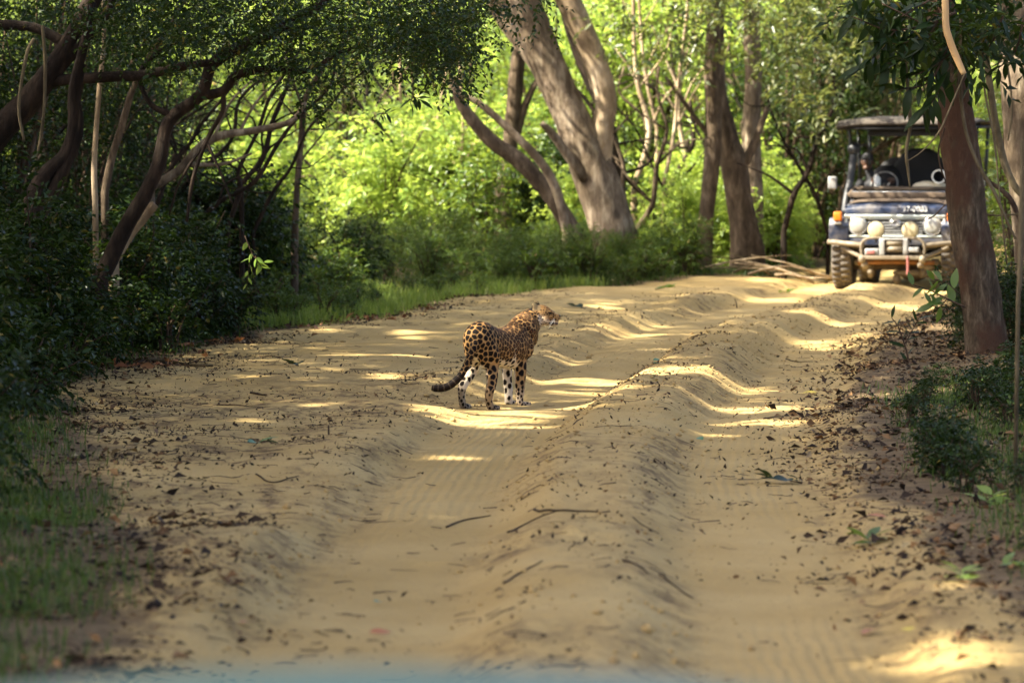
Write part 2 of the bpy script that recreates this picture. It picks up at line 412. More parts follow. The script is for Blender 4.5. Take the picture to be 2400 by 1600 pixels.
    b1 = n.new('ShaderNodeBump'); b1.inputs['Strength'].default_value = .8; b1.inputs['Distance'].default_value = .045
    hN = noise(n, l, 14, 6, rough=.65); l.new(hN.outputs['Fac'], b1.inputs['Height']); l.new(b0.outputs['Normal'], b1.inputs['Normal'])
    b2 = n.new('ShaderNodeBump'); b2.inputs['Strength'].default_value = .5; b2.inputs['Distance'].default_value = .006
    hG = noise(n, l, 120, 3); l.new(hG.outputs['Fac'], b2.inputs['Height']); l.new(b1.outputs['Normal'], b2.inputs['Normal'])
    l.new(b2.outputs['Normal'], p.inputs['Normal'])
    return m
M['sand'] = sand_mat()

# ------------------------------------------------------------------ ground
def build_ground():
    xs = np.concatenate([np.arange(-16, -6, .3), np.arange(-6, 8.5, .05), np.arange(8.5, 26, .3)])
    ys = np.concatenate([np.arange(-4, 13, .2), np.arange(13, 40, .05), np.arange(40, 63, .08), np.arange(63, 125, .5)])
    X, Y = np.meshgrid(xs, ys); Z = hgt(X, Y)
    nx, ny = len(xs), len(ys)
    V = np.stack([X, Y, Z], -1).reshape(-1, 3)
    i = np.arange(nx * ny).reshape(ny, nx)
    Fc = np.stack([i[:-1, :-1], i[:-1, 1:], i[1:, 1:], i[1:, :-1]], -1).reshape(-1, 4)
    bank = np.maximum(XL(Y) - X, X - XR(Y))
    lit_ = sstep(-.45, .45, bank + .5 * fbm(X * .9, Y * .9, 81, 3))
    s = (X - XC(Y)) * heading(Y) + .14 * fbm(Y * .35, Y * 0 + 3.1, 5, 2)
    rut = np.exp(-((np.abs(s) - .85) / .42) ** 2)
    crumb = np.clip(1.0 - .85 * rut + .5 * sstep(-1.2, 0, bank), 0, 1)
    # tread print: ribs along the rut, lugs across it
    q = (np.abs(s) - .85)
    tread = np.exp(-(q / .33) ** 4) * sstep(.3, .7, vnoise(X * .6, Y * .25, 85)) * (.25 + .75 * sstep(31, 28.5, Y))
    flank = np.clip(np.exp(-((np.abs(s) - .36) / .17) ** 2) * .85 + np.exp(-((np.abs(s) - 1.36) / .2) ** 2) * .8 + .45 * np.exp(-(s / .3) ** 2), 0, 1) * sstep(.35, .6, vnoise(X * .8, Y * .45, 87) * .7 + vnoise(X * 2, Y * 1.4, 88) * .3)
    flank = np.maximum(flank, .95 * sstep(1.4, 1.75, -s) * sstep(37, 30, Y) * sstep(.3, .55, vnoise(X * 1.1, Y * .7, 89)))
    me = np_mesh('ground', V, Fc, True, {'litter': lit_.ravel(), 'crumb': crumb.ravel(), 'tread': tread.ravel(), 'sroad': s.ravel(), 'flank': flank.ravel()})
    o = obj('ground', me, M['sand']); tag(o, 'rutted pale sand track through woodland with leaf littered banks', 'sand track', kind='structure')
    # wider forest floor out to the horizon
    c = 600; hole = [-16, -4, 25.9, 124.5]
    V = [(-c, -c, -.1), (c, -c, -.1), (c, c, -.1), (-c, c, -.1)]
    me = np_mesh('forest_floor', V, [(0, 1, 2, 3)], False, {'litter': np.ones(4), 'crumb': np.ones(4), 'tread': np.zeros(4), 'sroad': np.zeros(4), 'flank': np.zeros(4)})
    o = obj('forest_floor', me, M['sand']); tag(o, 'dark leafy forest floor stretching away beyond the track', 'forest floor', kind='structure')
build_ground()

# ------------------------------------------------------------------ leaf builders
def unit(v):
    return v / (np.linalg.norm(v, axis=-1, keepdims=True) + 1e-9)
def leaves(pos, d, nrm, L, W, tint=None, fold=.22):
    n = len(pos); d = unit(d); s = unit(np.cross(d, nrm)); nn = np.cross(s, d)
    L = np.broadcast_to(np.asarray(L, float), (n,))[:, None]; W = np.broadcast_to(np.asarray(W, float), (n,))[:, None]
    mid = pos + d * L * .45
    V = np.stack([pos, mid + s * W * .5 + nn * W * fold, pos + d * L - nn * L * .12, mid - s * W * .5 + nn * W * fold], 1).reshape(-1, 3)
    b = np.arange(n)[:, None] * 4
    Fc = np.concatenate([b + np.array([0, 1, 2]), b + np.array([0, 2, 3])], 1).reshape(-1, 3)
    if tint is None: tint = rng.random(n)
    return V, Fc, np.repeat(tint, 4)
def sprays(C, D, k, tl, L, W, jit=.5, updroop=(.0, -.25)):
    """k leaves set alternately along a short twig at every centre"""
    n = len(C); D = unit(D)
    t = (np.arange(k) + .5) / k
    side = unit(np.cross(D, np.array([0, 0, 1.]) + rng.normal(0, .25, (n, 3))))
    tl = np.broadcast_to(np.asarray(tl, float), (n,))
    pos = C[:, None, :] + D[:, None, :] * (t[None, :, None] * tl[:, None, None])
    pos[:, :, 2] -= (t ** 2)[None, :] * tl[:, None] * .25
    sg = np.where(np.arange(k) % 2 == 0, 1, -1)
    ld = D[:, None, :] * .55 + side[:, None, :] * sg[None, :, None] * .85 + rng.normal(0, jit * .6, (n, k, 3))
    ld[:, :, 2] += updroop[1]
    nr = np.array([0, 0, 1.]) + rng.normal(0, jit, (n, k, 3))
    Ls = L * rng.uniform(.65, 1.25, (n, k)); Ws = W * rng.uniform(.75, 1.2, (n, k)) * (Ls / L)
    base = rng.random((n, 1)) * .65
    tint = np.clip(base + rng.random((n, k)) * .35, 0, .93)
    tint[rng.random((n, k)) > .985] = 1
    return pos.reshape(-1, 3), ld.reshape(-1, 3), nr.reshape(-1, 3), Ls.ravel(), Ws.ravel(), tint.ravel()
def leaf_obj(name, arr, mat, parent=None, origin=(0, 0, 0), filt=None):
    pos, d, nr, L, W, t = arr
    if filt is not None:
        k = filt(pos); pos, d, nr, L, W, t = pos[k], d[k], nr[k], L[k], W[k], t[k]
    V, Fc, tt = leaves(pos, d, nr, L, W, t)
    return obj(name, np_mesh(name, local(V, origin), Fc, False, {'tint': tt}), mat, parent)
def rand_dir(n, up=.2):
    v = rng.normal(0, 1, (n, 3)); v[:, 2] += up; return unit(v)

# ------------------------------------------------------------------ bush prototypes
def bush_proto(h, rad, stems, twigs, k, tl, L, W, shape='round', base=.1):
    """returns (foliage arrays, stem mesh) standing on z=0"""
    parts = []; C = []; D = []
    for i in range(stems):
        a = rng.uniform(0, 2 * math.pi); out = rad * rng.uniform(.15, .85)
        hh = h * rng.uniform(.55, 1.0)
        p0 = np.array([rng.normal(0, .06), rng.normal(0, .06), -.25])
        p1 = np.array([math.cos(a) * out * .35, math.sin(a) * out * .35, hh * .5])
        p2 = np.array([math.cos(a) * out, math.sin(a) * out, hh])
        pts = catmull([p0, p1 + rng.normal(0, .05 * h, 3) * [1, 1, .3], p2], 4)
        parts.append(tube(pts, np.linspace(.010 + .006 * h, .004, len(pts)), 5))
        n = max(3, twigs // stems)
        t = rng.uniform(base, 1, n) ** .8
        idx = np.clip((t * (len(pts) - 1)).astype(int), 0, len(pts) - 2); fr = t * (len(pts) - 1) - idx
        c = pts[idx] * (1 - fr[:, None]) + pts[idx + 1] * fr[:, None]
        dd = rand_dir(n, .35)
        prof = (np.sin(np.clip(t, 0, 1) * math.pi * .85 + .25)) if shape == 'round' else (1.15 - .75 * t)
        c = c + dd * (rng.random(n)[:, None] ** .6) * rad * .55 * prof[:, None]
        C.append(c); D.append(dd)
    C = np.vstack(C); D = np.vstack(D)
    C[:, 2] = np.maximum(C[:, 2], .02)
    return sprays(C, D, k, tl, L, W), merge(parts)
PROTO = {}
def make_protos(key, count, leafm, *a, **k):
    out = []
    for i in range(count):
        arr, st = bush_proto(*a, **k)
        V, Fc, tt = leaves(*arr[:3], arr[3], arr[4], arr[5])
        out.append((np_mesh(key + '_foliage', V, Fc, False, {'tint': tt}), np_mesh(key + '_stems', st[0], st[1], True)))
        out[-1][0].materials.append(M[leafm]); out[-1][1].materials.append(M['twig'])
    PROTO[key] = out
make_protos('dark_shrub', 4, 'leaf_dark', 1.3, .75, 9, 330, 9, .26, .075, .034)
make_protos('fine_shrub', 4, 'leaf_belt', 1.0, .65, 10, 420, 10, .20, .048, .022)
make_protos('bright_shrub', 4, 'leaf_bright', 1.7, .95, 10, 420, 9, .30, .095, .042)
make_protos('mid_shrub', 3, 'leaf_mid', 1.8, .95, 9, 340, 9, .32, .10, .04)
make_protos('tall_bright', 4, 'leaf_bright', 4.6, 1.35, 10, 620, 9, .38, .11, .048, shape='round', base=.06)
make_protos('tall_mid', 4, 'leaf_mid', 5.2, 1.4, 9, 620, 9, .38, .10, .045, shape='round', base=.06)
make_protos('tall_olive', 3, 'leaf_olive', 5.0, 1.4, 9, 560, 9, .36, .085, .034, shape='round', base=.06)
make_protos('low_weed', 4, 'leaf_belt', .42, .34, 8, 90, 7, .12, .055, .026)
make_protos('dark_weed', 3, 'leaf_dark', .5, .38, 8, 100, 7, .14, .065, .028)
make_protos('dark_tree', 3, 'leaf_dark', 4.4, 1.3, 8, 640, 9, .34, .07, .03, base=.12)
LAND = []
def where(x, y):
    if not LAND: return ''
    lx, ly, ph = min(LAND, key=lambda q: (q[0] - x) ** 2 + ((q[1] - y) * .6) ** 2)
    rel = 'behind' if y > ly + 1 else ('before' if y < ly - 1 else 'beside')
    far = math.hypot(lx - x, ly - y) > 9
    return (' far ' if far else ' ') + rel + ' ' + ph
def bush(name, key, x, y, sc, label, cat, group, rz=None, zs=1.0, sink=0, lo=0, hi=9):
    label = ('small ' if sc < lo else 'large ' if sc > hi else '') + label + where(x, y)
    fo, st = PROTO[key][rng.integers(len(PROTO[key]))]
    e = empty(name, (x, y, hz(x, y) - sink), rng.uniform(0, 6.28) if rz is None else rz)
    e.scale = (sc, sc, sc * zs); tag(e, label, cat, group)
    link(bpy.data.objects.new('foliage', fo), e); link(bpy.data.objects.new('stem', st), e)
    return e

# ------------------------------------------------------------------ trees traced along their trunks
def px_limb(path, Y, n=5, ysl=0.0):
    """path of (px, py, width_px[, dY]); depth Y from where the tree stands"""
    pts = []; rad = []
    for i, q in enumerate(path):
        yy = Y + (q[3] if len(q) > 3 else 0)
        pts.append(P(q[0], q[1], yy)); rad.append(q[2] * .5 * yy / F)
    p = catmull(np.column_stack([np.array(pts), np.array(rad)]), n)
    return p[:, :3], np.maximum(p[:, 3], .003)
PHRASE = dict(leaning_tree='the thick leaning trunk', forked_tree='the dark forked tree', curved_tree='the arching dark tree', thin_tree='the slender brown tree', broken_stump='the pale broken stump', grey_tree='the bowed grey limb',
              big_forked_tree='the massive forked trunk', leaning_log='the leaning brown trunk', reddish_tree='the reddish twin stem', straight_tree='the straight brown tree', stout_tree='the stout middle tree',
              furrowed_tree='the furrowed tree', pale_tree='the cream barked tree', right_tree='the leaning reddish trunk', edge_tree='the smooth greyish trunk', pale_sapling='the pale sapling')
def px_tree(name, limbs, Y, mat, label, cat, group=None, sides=12, rough=.05, root=True, crown=None, crown_mat='leaf_mid', smooth_n=5, base_name='trunk'):
    p0, r0 = px_limb(limbs[0], Y, smooth_n)
    base = p0[0].copy()
    if root:
        g = hz(base[0], base[1])
        base = np.array([base[0], base[1], g])
        if p0[0][2] > g - .1:
            nb = max(2, int((p0[0][2] - g + .25) / .15))
            drop = np.linspace(0, 1, nb, endpoint=False)[:, None]
            low = np.array([p0[0][0] , p0[0][1], g - .25])
            ext = low * (1 - drop) + p0[0] * drop
            rr = r0[0] * (1 + .22 * (1 - drop[:, 0]) ** 2)
            p0 = np.vstack([ext, p0]); r0 = np.concatenate([rr, r0])
    e = empty(name, base); tag(e, label, cat, group)
    if name in PHRASE: LAND.append((base[0], base[1], PHRASE[name]))
    V, Fc = tube(p0, r0, sides, rough, 3)
    obj(base_name, np_mesh(base_name, local(V, base), Fc, True), mat, e)
    for l in limbs[1:]:
        p, r = px_limb(l, Y, smooth_n); V, Fc = tube(p, r, max(6, sides - 3), rough, 5)
        obj('branch', np_mesh('branch', local(V, base), Fc, True), mat, e)
    if crown is not None:
        leaf_obj('crown', crown, M[crown_mat], e, base, filt=shaded_ok)
    return e
def crown_blob(c, r, n, k=8, tl=.4, L=.14, W=.065):
    d = rand_dir(n, 0); q = d * (rng.random(n)[:, None] ** .4) * np.array(r)
    q += np.stack([fbm(q[:, 0] + 9, q[:, 1], 91, 2), fbm(q[:, 1], q[:, 2], 92, 2), fbm(q[:, 2], q[:, 0], 93, 2)], 1) * 1.2
    return sprays(np.array(c) + q, unit(d + rng.normal(0, .5, (n, 3))), k, tl, L, W)
def cat_arr(a, b): return [np.concatenate([p, q]) for p, q in zip(a, b)]
def px_foliage(boxes, Yr, dens, k, tl, L, W, zmin=.05):
    """sprays filling picture boxes (x0,y0,x1,y1,n) at depths Yr"""
    C = []
    for (x0, y0, x1, y1, n) in boxes:
        n = int(n * dens)
        for _ in range(n):
            C.append(P(rng.uniform(x0, x1) + rng.normal(0, 32), rng.uniform(y0, y1) + rng.normal(0, 18), rng.uniform(*Yr)))
    C = np.array(C)
    return sprays(C, rand_dir(len(C), -.1), k, tl, L, W)

# ------------------------------------------------------------------ unseen shade trees beside and over the track, leaf gaps cut for sun patches
def build_shade_trees():
    tree_y = np.array([6, 14.5, 22.5, 30, 38, 46.])
    n = 50000
    gx = rng.uniform(-7.5, 8.0, n); gy = rng.uniform(-2, 59, n)
    edge = 54.0 + 3 * fbm(gx * .5, gx * 0, 95, 2) + 3.6 * (gx < 3.3) * (gx > -4)
    keep = gy < edge
    keep &= ~((gx < -3.4) & (gy > 52 + fbm(gx, gy, 96, 2) * 3))
    gx, gy = gx[keep], gy[keep]
    ex = rng.uniform(-4.5, 5.5, 13000); ey = rng.uniform(10, 30, 13000); gx = np.concatenate([gx, ex]); gy = np.concatenate([gy, ey]); n = len(gx)
    z = 9.6 + 4.5 * rng.random(n) ** 1.2 + 3.0 * sstep(30, 22, gy)
    C = np.stack([gx, gy, np.zeros(n)], 1) + TOSUN[None, :] * (z / TOSUN[2])[:, None]
    arr = sprays(C, rand_dir(n, 0), 9, .75, .19, .105)
    ok = shaded_ok(arr[0]); arr = [a[ok] for a in arr]
    own = np.argmin(np.abs(arr[0][:, 1][:, None] - (tree_y + .0)[None, :]), 1)
    labs = ['large shade tree spreading its crown over the near end of the track', 'broad shade tree left of the tyre ruts in the foreground',
            'tall shade tree behind the grassy verge', 'spreading shade tree beside the spotted cat', 'shade tree rising out of the dark thicket', 'shade tree at the far end of the dark thicket']
    for i, ty in enumerate(tree_y):
        bx = -11.2 + .5 * math.sin(i * 2.1); base = np.array([bx, ty, hz(bx, ty)])
        e = empty('shade_tree', base); tag(e, labs[i], 'tree', 'shade trees along the left bank')
        top = base + np.array([.6, -.4, 9.4])
        pts = catmull([base + [0, 0, -.3], base + [.15, .1, 2.2], base + [.3, -.2, 5.8], top], 5)
        V, Fc = tube(pts, np.linspace(.30, .16, len(pts)), 10, .05); obj('trunk', np_mesh('trunk', local(V, base), Fc, True), M['bark_brown'], e)
        for a in range(6):
            ang = a * 1.05 + .3; end = top + np.array([math.cos(ang) * 3.6 + 1.9, math.sin(ang) * 3.4, 1.7 + .5 * math.sin(a * 2)])
            pts = catmull([top - [0, 0, .8], (top + end) / 2 + [0, 0, .3], end], 4)
            V, Fc = tube(pts, np.linspace(.11, .03, len(pts)), 7, .05); obj('branch', np_mesh('branch', local(V, base), Fc, True), M['bark_brown'], e)
        k = own == i
        leaf_obj('crown', [a[k] for a in arr], M['leaf_canopy'], e, base)
build_shade_trees()

# ------------------------------------------------------------------ left thicket: leaning stems
T = px_tree
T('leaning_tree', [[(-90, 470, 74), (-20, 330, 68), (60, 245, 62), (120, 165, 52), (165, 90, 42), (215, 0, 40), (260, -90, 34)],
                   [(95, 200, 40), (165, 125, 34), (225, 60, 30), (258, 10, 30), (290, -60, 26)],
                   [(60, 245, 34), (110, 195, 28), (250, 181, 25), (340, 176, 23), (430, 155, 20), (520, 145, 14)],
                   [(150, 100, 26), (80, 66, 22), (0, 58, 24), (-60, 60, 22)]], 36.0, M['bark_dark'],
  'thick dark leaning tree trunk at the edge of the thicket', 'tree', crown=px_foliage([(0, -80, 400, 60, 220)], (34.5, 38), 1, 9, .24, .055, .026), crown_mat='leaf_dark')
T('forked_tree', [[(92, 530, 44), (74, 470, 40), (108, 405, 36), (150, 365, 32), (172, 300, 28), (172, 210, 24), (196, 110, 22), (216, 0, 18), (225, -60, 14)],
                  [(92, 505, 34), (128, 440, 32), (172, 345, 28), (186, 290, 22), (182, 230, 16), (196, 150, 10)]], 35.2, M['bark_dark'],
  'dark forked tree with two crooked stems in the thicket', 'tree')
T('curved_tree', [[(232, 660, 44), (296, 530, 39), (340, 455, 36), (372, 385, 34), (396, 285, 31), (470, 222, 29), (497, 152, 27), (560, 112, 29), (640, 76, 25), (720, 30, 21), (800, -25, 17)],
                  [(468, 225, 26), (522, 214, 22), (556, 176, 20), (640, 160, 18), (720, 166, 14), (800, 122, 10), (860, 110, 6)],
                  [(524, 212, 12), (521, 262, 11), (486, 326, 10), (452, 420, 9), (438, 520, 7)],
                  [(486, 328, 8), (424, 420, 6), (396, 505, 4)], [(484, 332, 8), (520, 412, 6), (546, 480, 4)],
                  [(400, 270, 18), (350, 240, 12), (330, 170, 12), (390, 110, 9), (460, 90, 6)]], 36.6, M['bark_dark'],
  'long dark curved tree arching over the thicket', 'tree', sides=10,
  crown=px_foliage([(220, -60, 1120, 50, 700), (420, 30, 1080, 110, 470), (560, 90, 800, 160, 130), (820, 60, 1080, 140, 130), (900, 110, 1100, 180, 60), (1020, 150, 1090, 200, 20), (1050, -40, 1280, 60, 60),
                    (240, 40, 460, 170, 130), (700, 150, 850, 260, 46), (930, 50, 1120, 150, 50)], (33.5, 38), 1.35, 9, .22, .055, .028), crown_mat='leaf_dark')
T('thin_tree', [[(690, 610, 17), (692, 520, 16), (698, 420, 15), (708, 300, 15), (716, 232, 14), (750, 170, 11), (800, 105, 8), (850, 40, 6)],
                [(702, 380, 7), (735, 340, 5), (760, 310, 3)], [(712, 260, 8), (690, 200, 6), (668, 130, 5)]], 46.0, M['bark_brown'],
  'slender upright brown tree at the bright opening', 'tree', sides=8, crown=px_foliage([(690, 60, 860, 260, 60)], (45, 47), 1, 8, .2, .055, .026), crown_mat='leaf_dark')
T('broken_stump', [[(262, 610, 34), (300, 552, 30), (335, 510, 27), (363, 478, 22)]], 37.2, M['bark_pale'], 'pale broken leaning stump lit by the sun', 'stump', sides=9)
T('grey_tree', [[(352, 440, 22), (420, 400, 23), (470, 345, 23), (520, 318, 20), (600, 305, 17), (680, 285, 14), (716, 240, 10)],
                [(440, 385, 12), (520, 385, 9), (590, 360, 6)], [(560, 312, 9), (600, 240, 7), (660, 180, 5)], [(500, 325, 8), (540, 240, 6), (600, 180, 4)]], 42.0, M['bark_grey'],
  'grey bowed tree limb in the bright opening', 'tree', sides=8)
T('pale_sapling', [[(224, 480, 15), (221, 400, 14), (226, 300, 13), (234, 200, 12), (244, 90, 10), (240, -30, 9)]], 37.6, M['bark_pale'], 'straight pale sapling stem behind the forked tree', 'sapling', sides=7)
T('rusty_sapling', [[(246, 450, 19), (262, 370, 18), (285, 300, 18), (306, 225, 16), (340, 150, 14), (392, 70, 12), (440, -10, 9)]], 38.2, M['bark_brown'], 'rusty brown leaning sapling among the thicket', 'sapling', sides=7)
for i, (a, lab) in enumerate([([(100, 60, 8), (106, 150, 8), (103, 260, 7), (92, 340, 7), (76, 410, 5)], 'pale hanging vine in front of the leaning tree'),
                              ([(56, 330, 7), (44, 250, 7), (62, 130, 8), (80, 90, 7)], 'thin crooked vine looping beside the leaning tree')]):
    pts, rad = px_limb(a, 34.4, 5); o0 = pts[0].copy(); V, Fc = tube(pts, rad, 6, .05)
    tag(obj('vine', np_mesh('vine', local(V, o0), Fc, True), M['vine']), lab, 'vine').location = o0

# thin tangled stems in the thicket
for k in range(18):
    x0 = rng.uniform(20, 620); y0 = rng.uniform(430, 560); Y = rng.uniform(42, 48); w_ = rng.uniform(6, 13); dr = rng.choice([-1, 1, 1]) * rng.uniform(8, 55); x, y = x0, y0; path = [(x0, y0, w_)]
    for q in range(6): x += dr + rng.normal(0, 26); y -= rng.uniform(45, 95); path.append((x, y, w_ * (1 - .12 * q)))
    br = []
    for q in (1, 2, 3, 4, 5):
        a = path[q]; s2 = rng.choice([-1, 1]); br.append([(a[0], a[1], a[2] * .55), (a[0] + s2 * rng.uniform(20, 60), a[1] - rng.uniform(-10, 60), a[2] * .4), (a[0] + s2 * rng.uniform(70, 170), a[1] - rng.uniform(0, 110), a[2] * .18)])
    T('tangled_stem', [path] + br, Y, M['bark_dark'], 'thin tangled dark thicket stem' + where(P(x0, y0, Y)[0], Y), 'sapling', 'crooked stems of the thicket', sides=6, rough=.1)
# ------------------------------------------------------------------ big trees in the sunlit opening
def top_crown(px, py, Y, r, n): return crown_blob(P(px, py, Y), r, n, 8, .5, .16, .08)
BIG = T('big_forked_tree', [[(1452, 600, 112), (1432, 520, 104), (1394, 410, 96), (1350, 300, 86), (1305, 200, 82), (1262, 100, 84), (1218, 0, 90), (1180, -90, 96), (1130, -250, 80), (1110, -420, 50)],
                      [(1402, 410, 62), (1412, 310, 54), (1420, 225, 52), (1388, 125, 56), (1345, 30, 58), (1300, -70, 54), (1270, -230, 44), (1290, -400, 28)],
                      [(1275, 170, 46, .1), (1225, 100, 42, .2), (1180, 45, 36, .2), (1140, -20, 30, .2)],
                      [(1370, 420, 24, -.2), (1300, 320, 20, -.3), (1270, 290, 14, -.4)]], 57.5, M['bark_grey'],
  'massive pale forked tree trunk beside the track', 'tree', sides=18, rough=.045, crown=top_crown(1220, -420, 57.5, (3.2, 2.6, 1.4), 420))
_b = sorted([c for c in BIG.children if c.name.startswith('branch')], key=lambda c: c.name)[0]; _b.data.materials.clear(); _b.data.materials.append(M['bark_pale'])  # sunlit limb given paler bark, its light put into the colour
T('leaning_log', [[(1352, 560, 44), (1296, 466, 40), (1224, 384, 40), (1150, 330, 35), (1085, 250, 28), (1060, 180, 18)]], 56.6, M['bark_brown'], 'brown trunk leaning away to the left below the massive tree', 'tree', sides=9)
T('leaning_pole', [[(1330, 545, 24), (1302, 440, 23), (1262, 372, 21), (1190, 300, 18), (1120, 240, 15), (1060, 214, 11)]], 56.0, M['bark_grey'], 'thin grey pole-like trunk leaning across the brown one', 'tree', sides=8)
T('reddish_tree', [[(1178, 440, 40), (1194, 340, 36), (1204, 240, 36), (1214, 130, 34), (1236, 0, 30), (1250, -80, 26), (1180, -360, 14)], [(1208, 330, 22), (1228, 255, 19), (1258, 190, 13)]], 60.0, M['bark_brown'],
  'reddish twin stemmed tree seen left of the massive trunk', 'tree', sides=10, crown=top_crown(1100, -380, 60, (3, 2.4, 1.3), 200))
T('dark_trunk', [[(1472, 580, 50), (1450, 480, 44), (1441, 380, 36), (1428, 290, 24), (1380, 190, 26), (1336, 70, 24), (1310, -50, 20), (1280, -300, 10)]], 60.5, M['bark_dark'], 'dark shaded trunk right behind the massive tree', 'tree', sides=10)
T('straight_tree', [[(1648, 620, 42), (1656, 510, 37), (1668, 390, 40), (1673, 270, 38), (1668, 150, 36), (1674, 30, 33), (1670, -70, 30), (1680, -380, 18)],
                    [(1670, 330, 16), (1610, 250, 10), (1560, 180, 7)]], 58.0, M['bark_brown'], 'straight brown tree nearest the massive trunk in the row of three', 'tree', sides=12,
  crown=cat_arr(top_crown(1680, -380, 58, (2.6, 2, 1.2), 600), px_foliage([(1420, -40, 1960, 60, 230), (1440, 40, 1660, 130, 90), (1560, 90, 1720, 190, 50), (1780, 40, 2010, 190, 110), (1830, 180, 1990, 290, 50)], (54.5, 57.5), 1, 8, .34, .11, .05)), crown_mat='leaf_olive')
T('stout_tree', [[(1752, 600, 84), (1738, 500, 64), (1720, 390, 62), (1702, 305, 48), (1686, 220, 36), (1682, 110, 30), (1688, -60, 26), (1720, -350, 14)], [(1728, 420, 26), (1770, 330, 18), (1800, 250, 12)]], 58.6, M['bark_brown'],
  'stout brown middle tree with a swollen base in the row of three', 'tree', sides=14)
T('furrowed_tree', [[(1772, 590, 42), (1766, 450, 46), (1762, 320, 43), (1766, 190, 41), (1762, 60, 40), (1766, -60, 36), (1790, -420, 22)]], 59.6, M['bark_grey'], 'tall furrowed tree behind the stout one in the row of three', 'tree', sides=14, rough=.09,
  crown=top_crown(1800, -420, 59.6, (2.8, 2.4, 1.3), 900))
T('pale_tree', [[(2026, 470, 56), (2033, 360, 50), (2054, 262, 42), (2068, 150, 37), (2072, 40, 31), (2080, -60, 26), (2060, -330, 16)], [(2040, 390, 30), (2062, 330, 24), (2075, 300, 16)]], 66.0, M['bark_pale'],
  'cream barked tree standing behind the jeep', 'tree', sides=12, crown=cat_arr(crown_blob(P(2000, -330, 66), (4.0, 4.0, 1.6), 1500, 8, .5, .17, .085), px_foliage([(1960, 20, 2060, 160, 40), (2080, 0, 2150, 120, 30)], (65, 67), 1, 8, .34, .11, .05)))
SLIM = [(1486, 440, 1492, 180, 15, 63), (1556, 430, 1590, 190, 10, 62), (1618, 420, 1600, 130, 12, 64), (1870, 420, 1880, 150, 9, 68), (960, 520, 945, 330, 11, 63), (1010, 470, 1030, 250, 8, 65), (1100, 500, 1085, 300, 9, 62),
        (1905, 400, 1925, 120, 14, 70), (2110, 330, 2120, 80, 12, 70), (1540, 300, 1500, 40, 9, 64)]
for (x0, y0, x1, y1, w_, Y) in SLIM:
    xm = (x0 + x1) / 2 + rng.normal(0, 16)
    T('slender_stem', [[(x0, y0, w_), (xm, (y0 + y1) / 2, w_ * .9), (x1, y1, w_ * .75), (x1 + (x1 - x0) * .4 + rng.normal(0, 12), y1 - 200, w_ * .6), (x1 + (x1 - x0) * .7, y1 - 420, w_ * .4)]] +
      [[(xm + (x1 - xm) * q, (y0 + y1) / 2 + (y1 - y0) / 2 * q, w_ * .5), (xm + sg * 35, (y0 + y1) / 2 + (y1 - y0) * (.3 + q * .5), w_ * .35), (xm + sg * rng.uniform(50, 110), (y0 + y1) / 2 + (y1 - y0) * (.55 + q * .5), w_ * .2)] for q, sg in ((0, 1), (.4, -1), (.8, 1))], Y,
      M['bark_pale'], 'slender pale stem' + where(P(x0, y0, Y)[0], Y), 'sapling', 'slender stems in the sunlit wood', sides=6)
# crooked dark scrub stems tangled through the opening
for k in range(20):
    x0 = rng.choice([rng.uniform(640, 1150), rng.uniform(1440, 1650), rng.uniform(1790, 1990)]); y0 = rng.uniform(430, 560); Y = rng.uniform(58, 66); w_ = rng.uniform(7, 16); sg = rng.choice([-1, 1])
    path = [(x0, y0, w_)]; x = x0; y = y0; dr = sg * rng.uniform(10, 60)
    for q in range(5):
        x += dr + rng.normal(0, 28); y -= rng.uniform(50, 95); path.append((x, y, w_ * (1 - .13 * q)))
    br = []
    for q in (1, 2, 3, 4):
        a = path[q]; s2 = rng.choice([-1, 1]); br.append([(a[0], a[1], a[2] * .6), (a[0] + s2 * rng.uniform(25, 70), a[1] - rng.uniform(0, 60), a[2] * .45), (a[0] + s2 * rng.uniform(80, 160), a[1] - rng.uniform(10, 120), a[2] * .2)])
    T('crooked_sapling', [path] + br, Y, M['bark_dark' if k % 3 else 'bark_brown'], 'crooked dark scrub stem' + where(P(x0, y0, Y)[0], Y), 'sapling', 'crooked stems in the sunlit opening', sides=6, rough=.1)

# ------------------------------------------------------------------ right bank: trunks, vines
T('right_tree', [[(2332, 890, 112), (2314, 810, 102), (2300, 710, 93), (2284, 610, 94), (2269, 510, 89), (2259, 400, 85), (2247, 300, 83), (2232, 200, 75), (2215, 100, 68), (2200, 0, 64), (2180, -100, 60), (2160, -400, 48), (2190, -900, 30)]], 36.6, M['bark_red'],
  'leaning reddish brown tree trunk standing in front of the jeep', 'tree', sides=20, rough=.05,
  crown=px_foliage([(2000, -900, 2450, -450, 260), (2020, -60, 2400, 60, 200), (2180, 40, 2400, 120, 90), (2090, 60, 2230, 160, 40)], (35, 39), 1, 8, .3, .13, .05), crown_mat='leaf_dark')
T('edge_tree', [[(2446, 760, 124), (2428, 520, 112), (2406, 320, 106), (2396, 160, 106), (2394, 0, 104), (2390, -90, 100), (2400, -420, 80), (2440, -900, 44)]], 40.5, M['bark_grey'], 'smooth greyish tree trunk right of the leaning reddish one', 'tree', sides=16, rough=.03,
  crown=px_foliage([(2250, -900, 2700, -500, 220), (2250, -120, 2420, 0, 80)], (39, 42), 1, 8, .3, .1, .045), crown_mat='leaf_dark')
